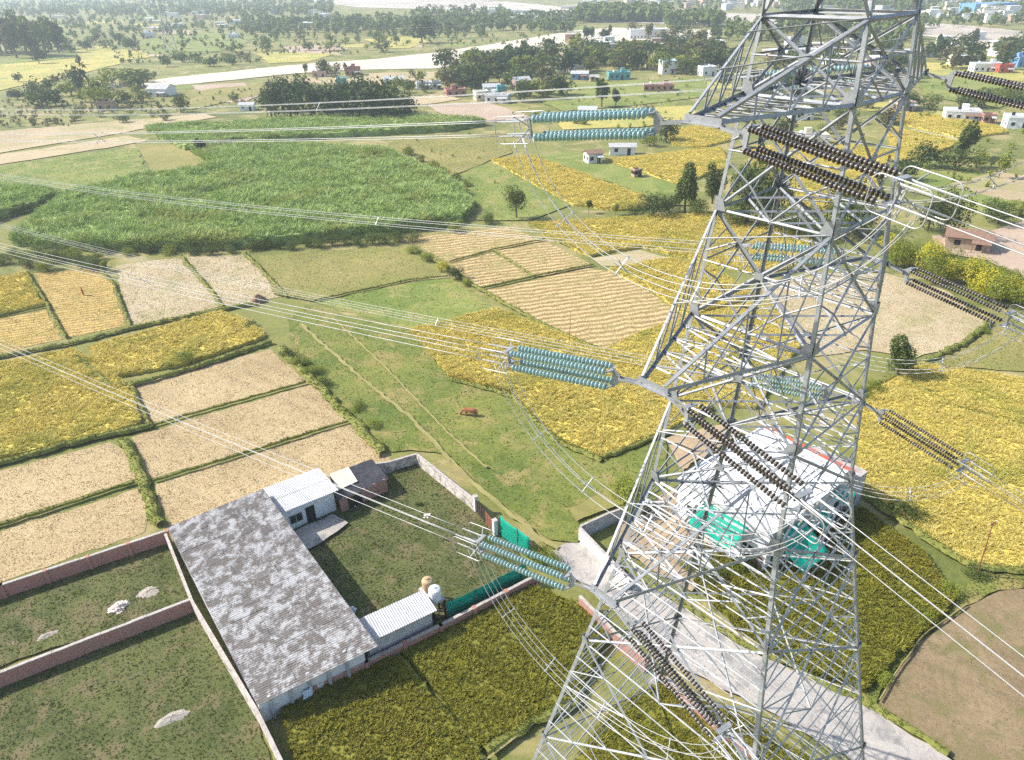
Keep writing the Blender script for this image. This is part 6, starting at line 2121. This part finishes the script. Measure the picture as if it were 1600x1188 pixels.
# broken pale bank at left
for i, (x0, x1, y) in enumerate([(12, 36, 152), (40, 62, 149), (66, 84, 148), (90, 122, 144), (158, 182, 139), (186, 205, 136)]):
    a, b = G(x0, y), G(x1, y - 1)
    L = (b - a).length
    vs = []
    mb = MB()
    n = 9
    for k in range(n):
        mb.hexa([(L * k / n, -1.2, -0.1), (L * (k + 1) / n, -1.2, -0.1), (L * (k + 1) / n, 1.2, -0.1), (L * k / n, 1.2, -0.1)],
                [(L * k / n + 0.2, -0.3, _rh.uniform(1.4, 3.0)), (L * (k + 1) / n, -0.3, _rh.uniform(1.4, 3.0)), (L * (k + 1) / n, 0.6, _rh.uniform(1.4, 3.0)), (L * k / n + 0.2, 0.6, _rh.uniform(1.4, 3.0))])
    o = mb.build('sand_bank', M['sand'], None, tuple(a), (0, 0, math.atan2(b.y - a.y, b.x - a.x)))
    tag(o, ['broken pale bank at the extreme left of the river', 'second broken pale bank from the left', 'third broken pale bank from the left', 'pale bank left of the tall dark river tree', 'pale bank right of the tall dark river tree', 'pale bank joining the open river sand'][i], 'bank', kind='structure')

# alike trees and houses are told apart by their place in the row
ORDS = 'leftmost second third fourth fifth sixth seventh eighth ninth tenth eleventh twelfth thirteenth fourteenth fifteenth sixteenth seventeenth eighteenth nineteenth twentieth'.split()
_grp = {}
for o in list(COL.objects):
    if o.parent is None and 'group' in o and o.get('category') in ('tree', 'shrub', 'house'):
        _grp.setdefault((o['group'], o['label']), []).append(o)
for (gname, lab), os_ in _grp.items():
    if len(os_) > 60:
        continue
    os_.sort(key=lambda o: ppx(o.location, 0)[0])
    n = len(os_)
    for i, o in enumerate(os_):
        if i < 20:
            w_ = ORDS[i] + (' from the left' if i else '')
        elif n - 1 - i < 20:
            j = n - 1 - i
            w_ = 'rightmost' if j == 0 else ORDS[j] + ' from the right'
        else:
            w_ = 'twenty-' + ORDS[i - 20].replace('leftmost', 'first') + ' from the left'
        o['label'] = '%s, %s' % (lab, w_)

# ------------------------------------------------------------------ distant pylon
pb = G(268, 82)
py = empty('distant_pylon', tuple(pb), RD(25))
tag(py, 'pale lattice pylon standing far off at upper left', 'tower')
PH = 46.0


def pw(z):
    return 9.0 - z * 0.24 if z < 27 else 2.5 - (z - 27) * 0.05


for sx, sy in ((-1, -1), (1, -1), (1, 1), (-1, 1)):
    mb = MB()
    for a, b in ((0, 27), (27, PH)):
        mb.bar((sx * pw(a) / 2, sy * pw(a) / 2, a), (sx * pw(b) / 2, sy * pw(b) / 2, b), 0.42)
    mb.build('leg', M['tin_white'], py)
zs = [0, 8, 15, 21, 27, 31, 35, 39, 43, 46]
for A, B in FACES:
    for a, b in zip(zs, zs[1:]):
        for S, T in ((A, B), (B, A)):
            MB().bar((S[0] * pw(a) / 2, S[1] * pw(a) / 2, a), (T[0] * pw(b) / 2, T[1] * pw(b) / 2, b), 0.24).build('diagonal_brace', M['tin_white'], py)
for z in (28, 35, 42):
    for s in (-1, 1):
        mb = MB()
        for sy in (-1, 1):
            mb.bar((s * pw(z) / 2, sy * pw(z) / 2, z), (s * 8.0, 0, z), 0.16)
            mb.bar((s * pw(z) / 2, sy * pw(z) / 2, z + 3), (s * 8.0, 0, z + 0.1), 0.14)
        mb.build('cross_arm', M['steel'], py)
        d = Vector((math.cos(RD(25)), math.sin(RD(25)), 0)) * s * 8
        for q, (dx, dy) in enumerate(((-320, 150), (300, -140))):
            pts = []
            for i in range(13):
                f = i / 12
                pts.append((dx * f, dy * f, -0.3 - 40 * f * (1 - f)))
            o = MB().tube(pts, 0.03, 4).build('distant_wire', M['wire'], None, (pb.x + d.x, pb.y + d.y, z))
            tag(o, 'thin wire running %s from the %s %s arm of the distant pylon' % ('away left' if q == 0 else 'right', {28: 'lowest', 35: 'middle', 42: 'top'}[z], 'left' if s < 0 else 'right'), 'power line', 'wires of the distant pylon')

# ------------------------------------------------------------------ haze over the plain
hz = MB().box(-4600, 4600, -380, 6100, -1.3, 58.0).build('haze', [])
hz.data.materials.clear()
hm = bpy.data.materials.new('haze')
hm.use_nodes = True
ht = hm.node_tree
ht.nodes.clear()
ho = ht.nodes.new('ShaderNodeOutputMaterial')
hv = ht.nodes.new('ShaderNodeVolumePrincipled')
hv.inputs['Color'].default_value = (0.76, 0.87, 1.0, 1)
hv.inputs['Density'].default_value = 0.00027
hv.inputs['Anisotropy'].default_value = 0.2
ht.links.new(hv.outputs[0], ho.inputs['Volume'])
hz.data.materials.append(hm)
tag(hz, 'thin bluish haze over the far plain', 'haze', kind='stuff')
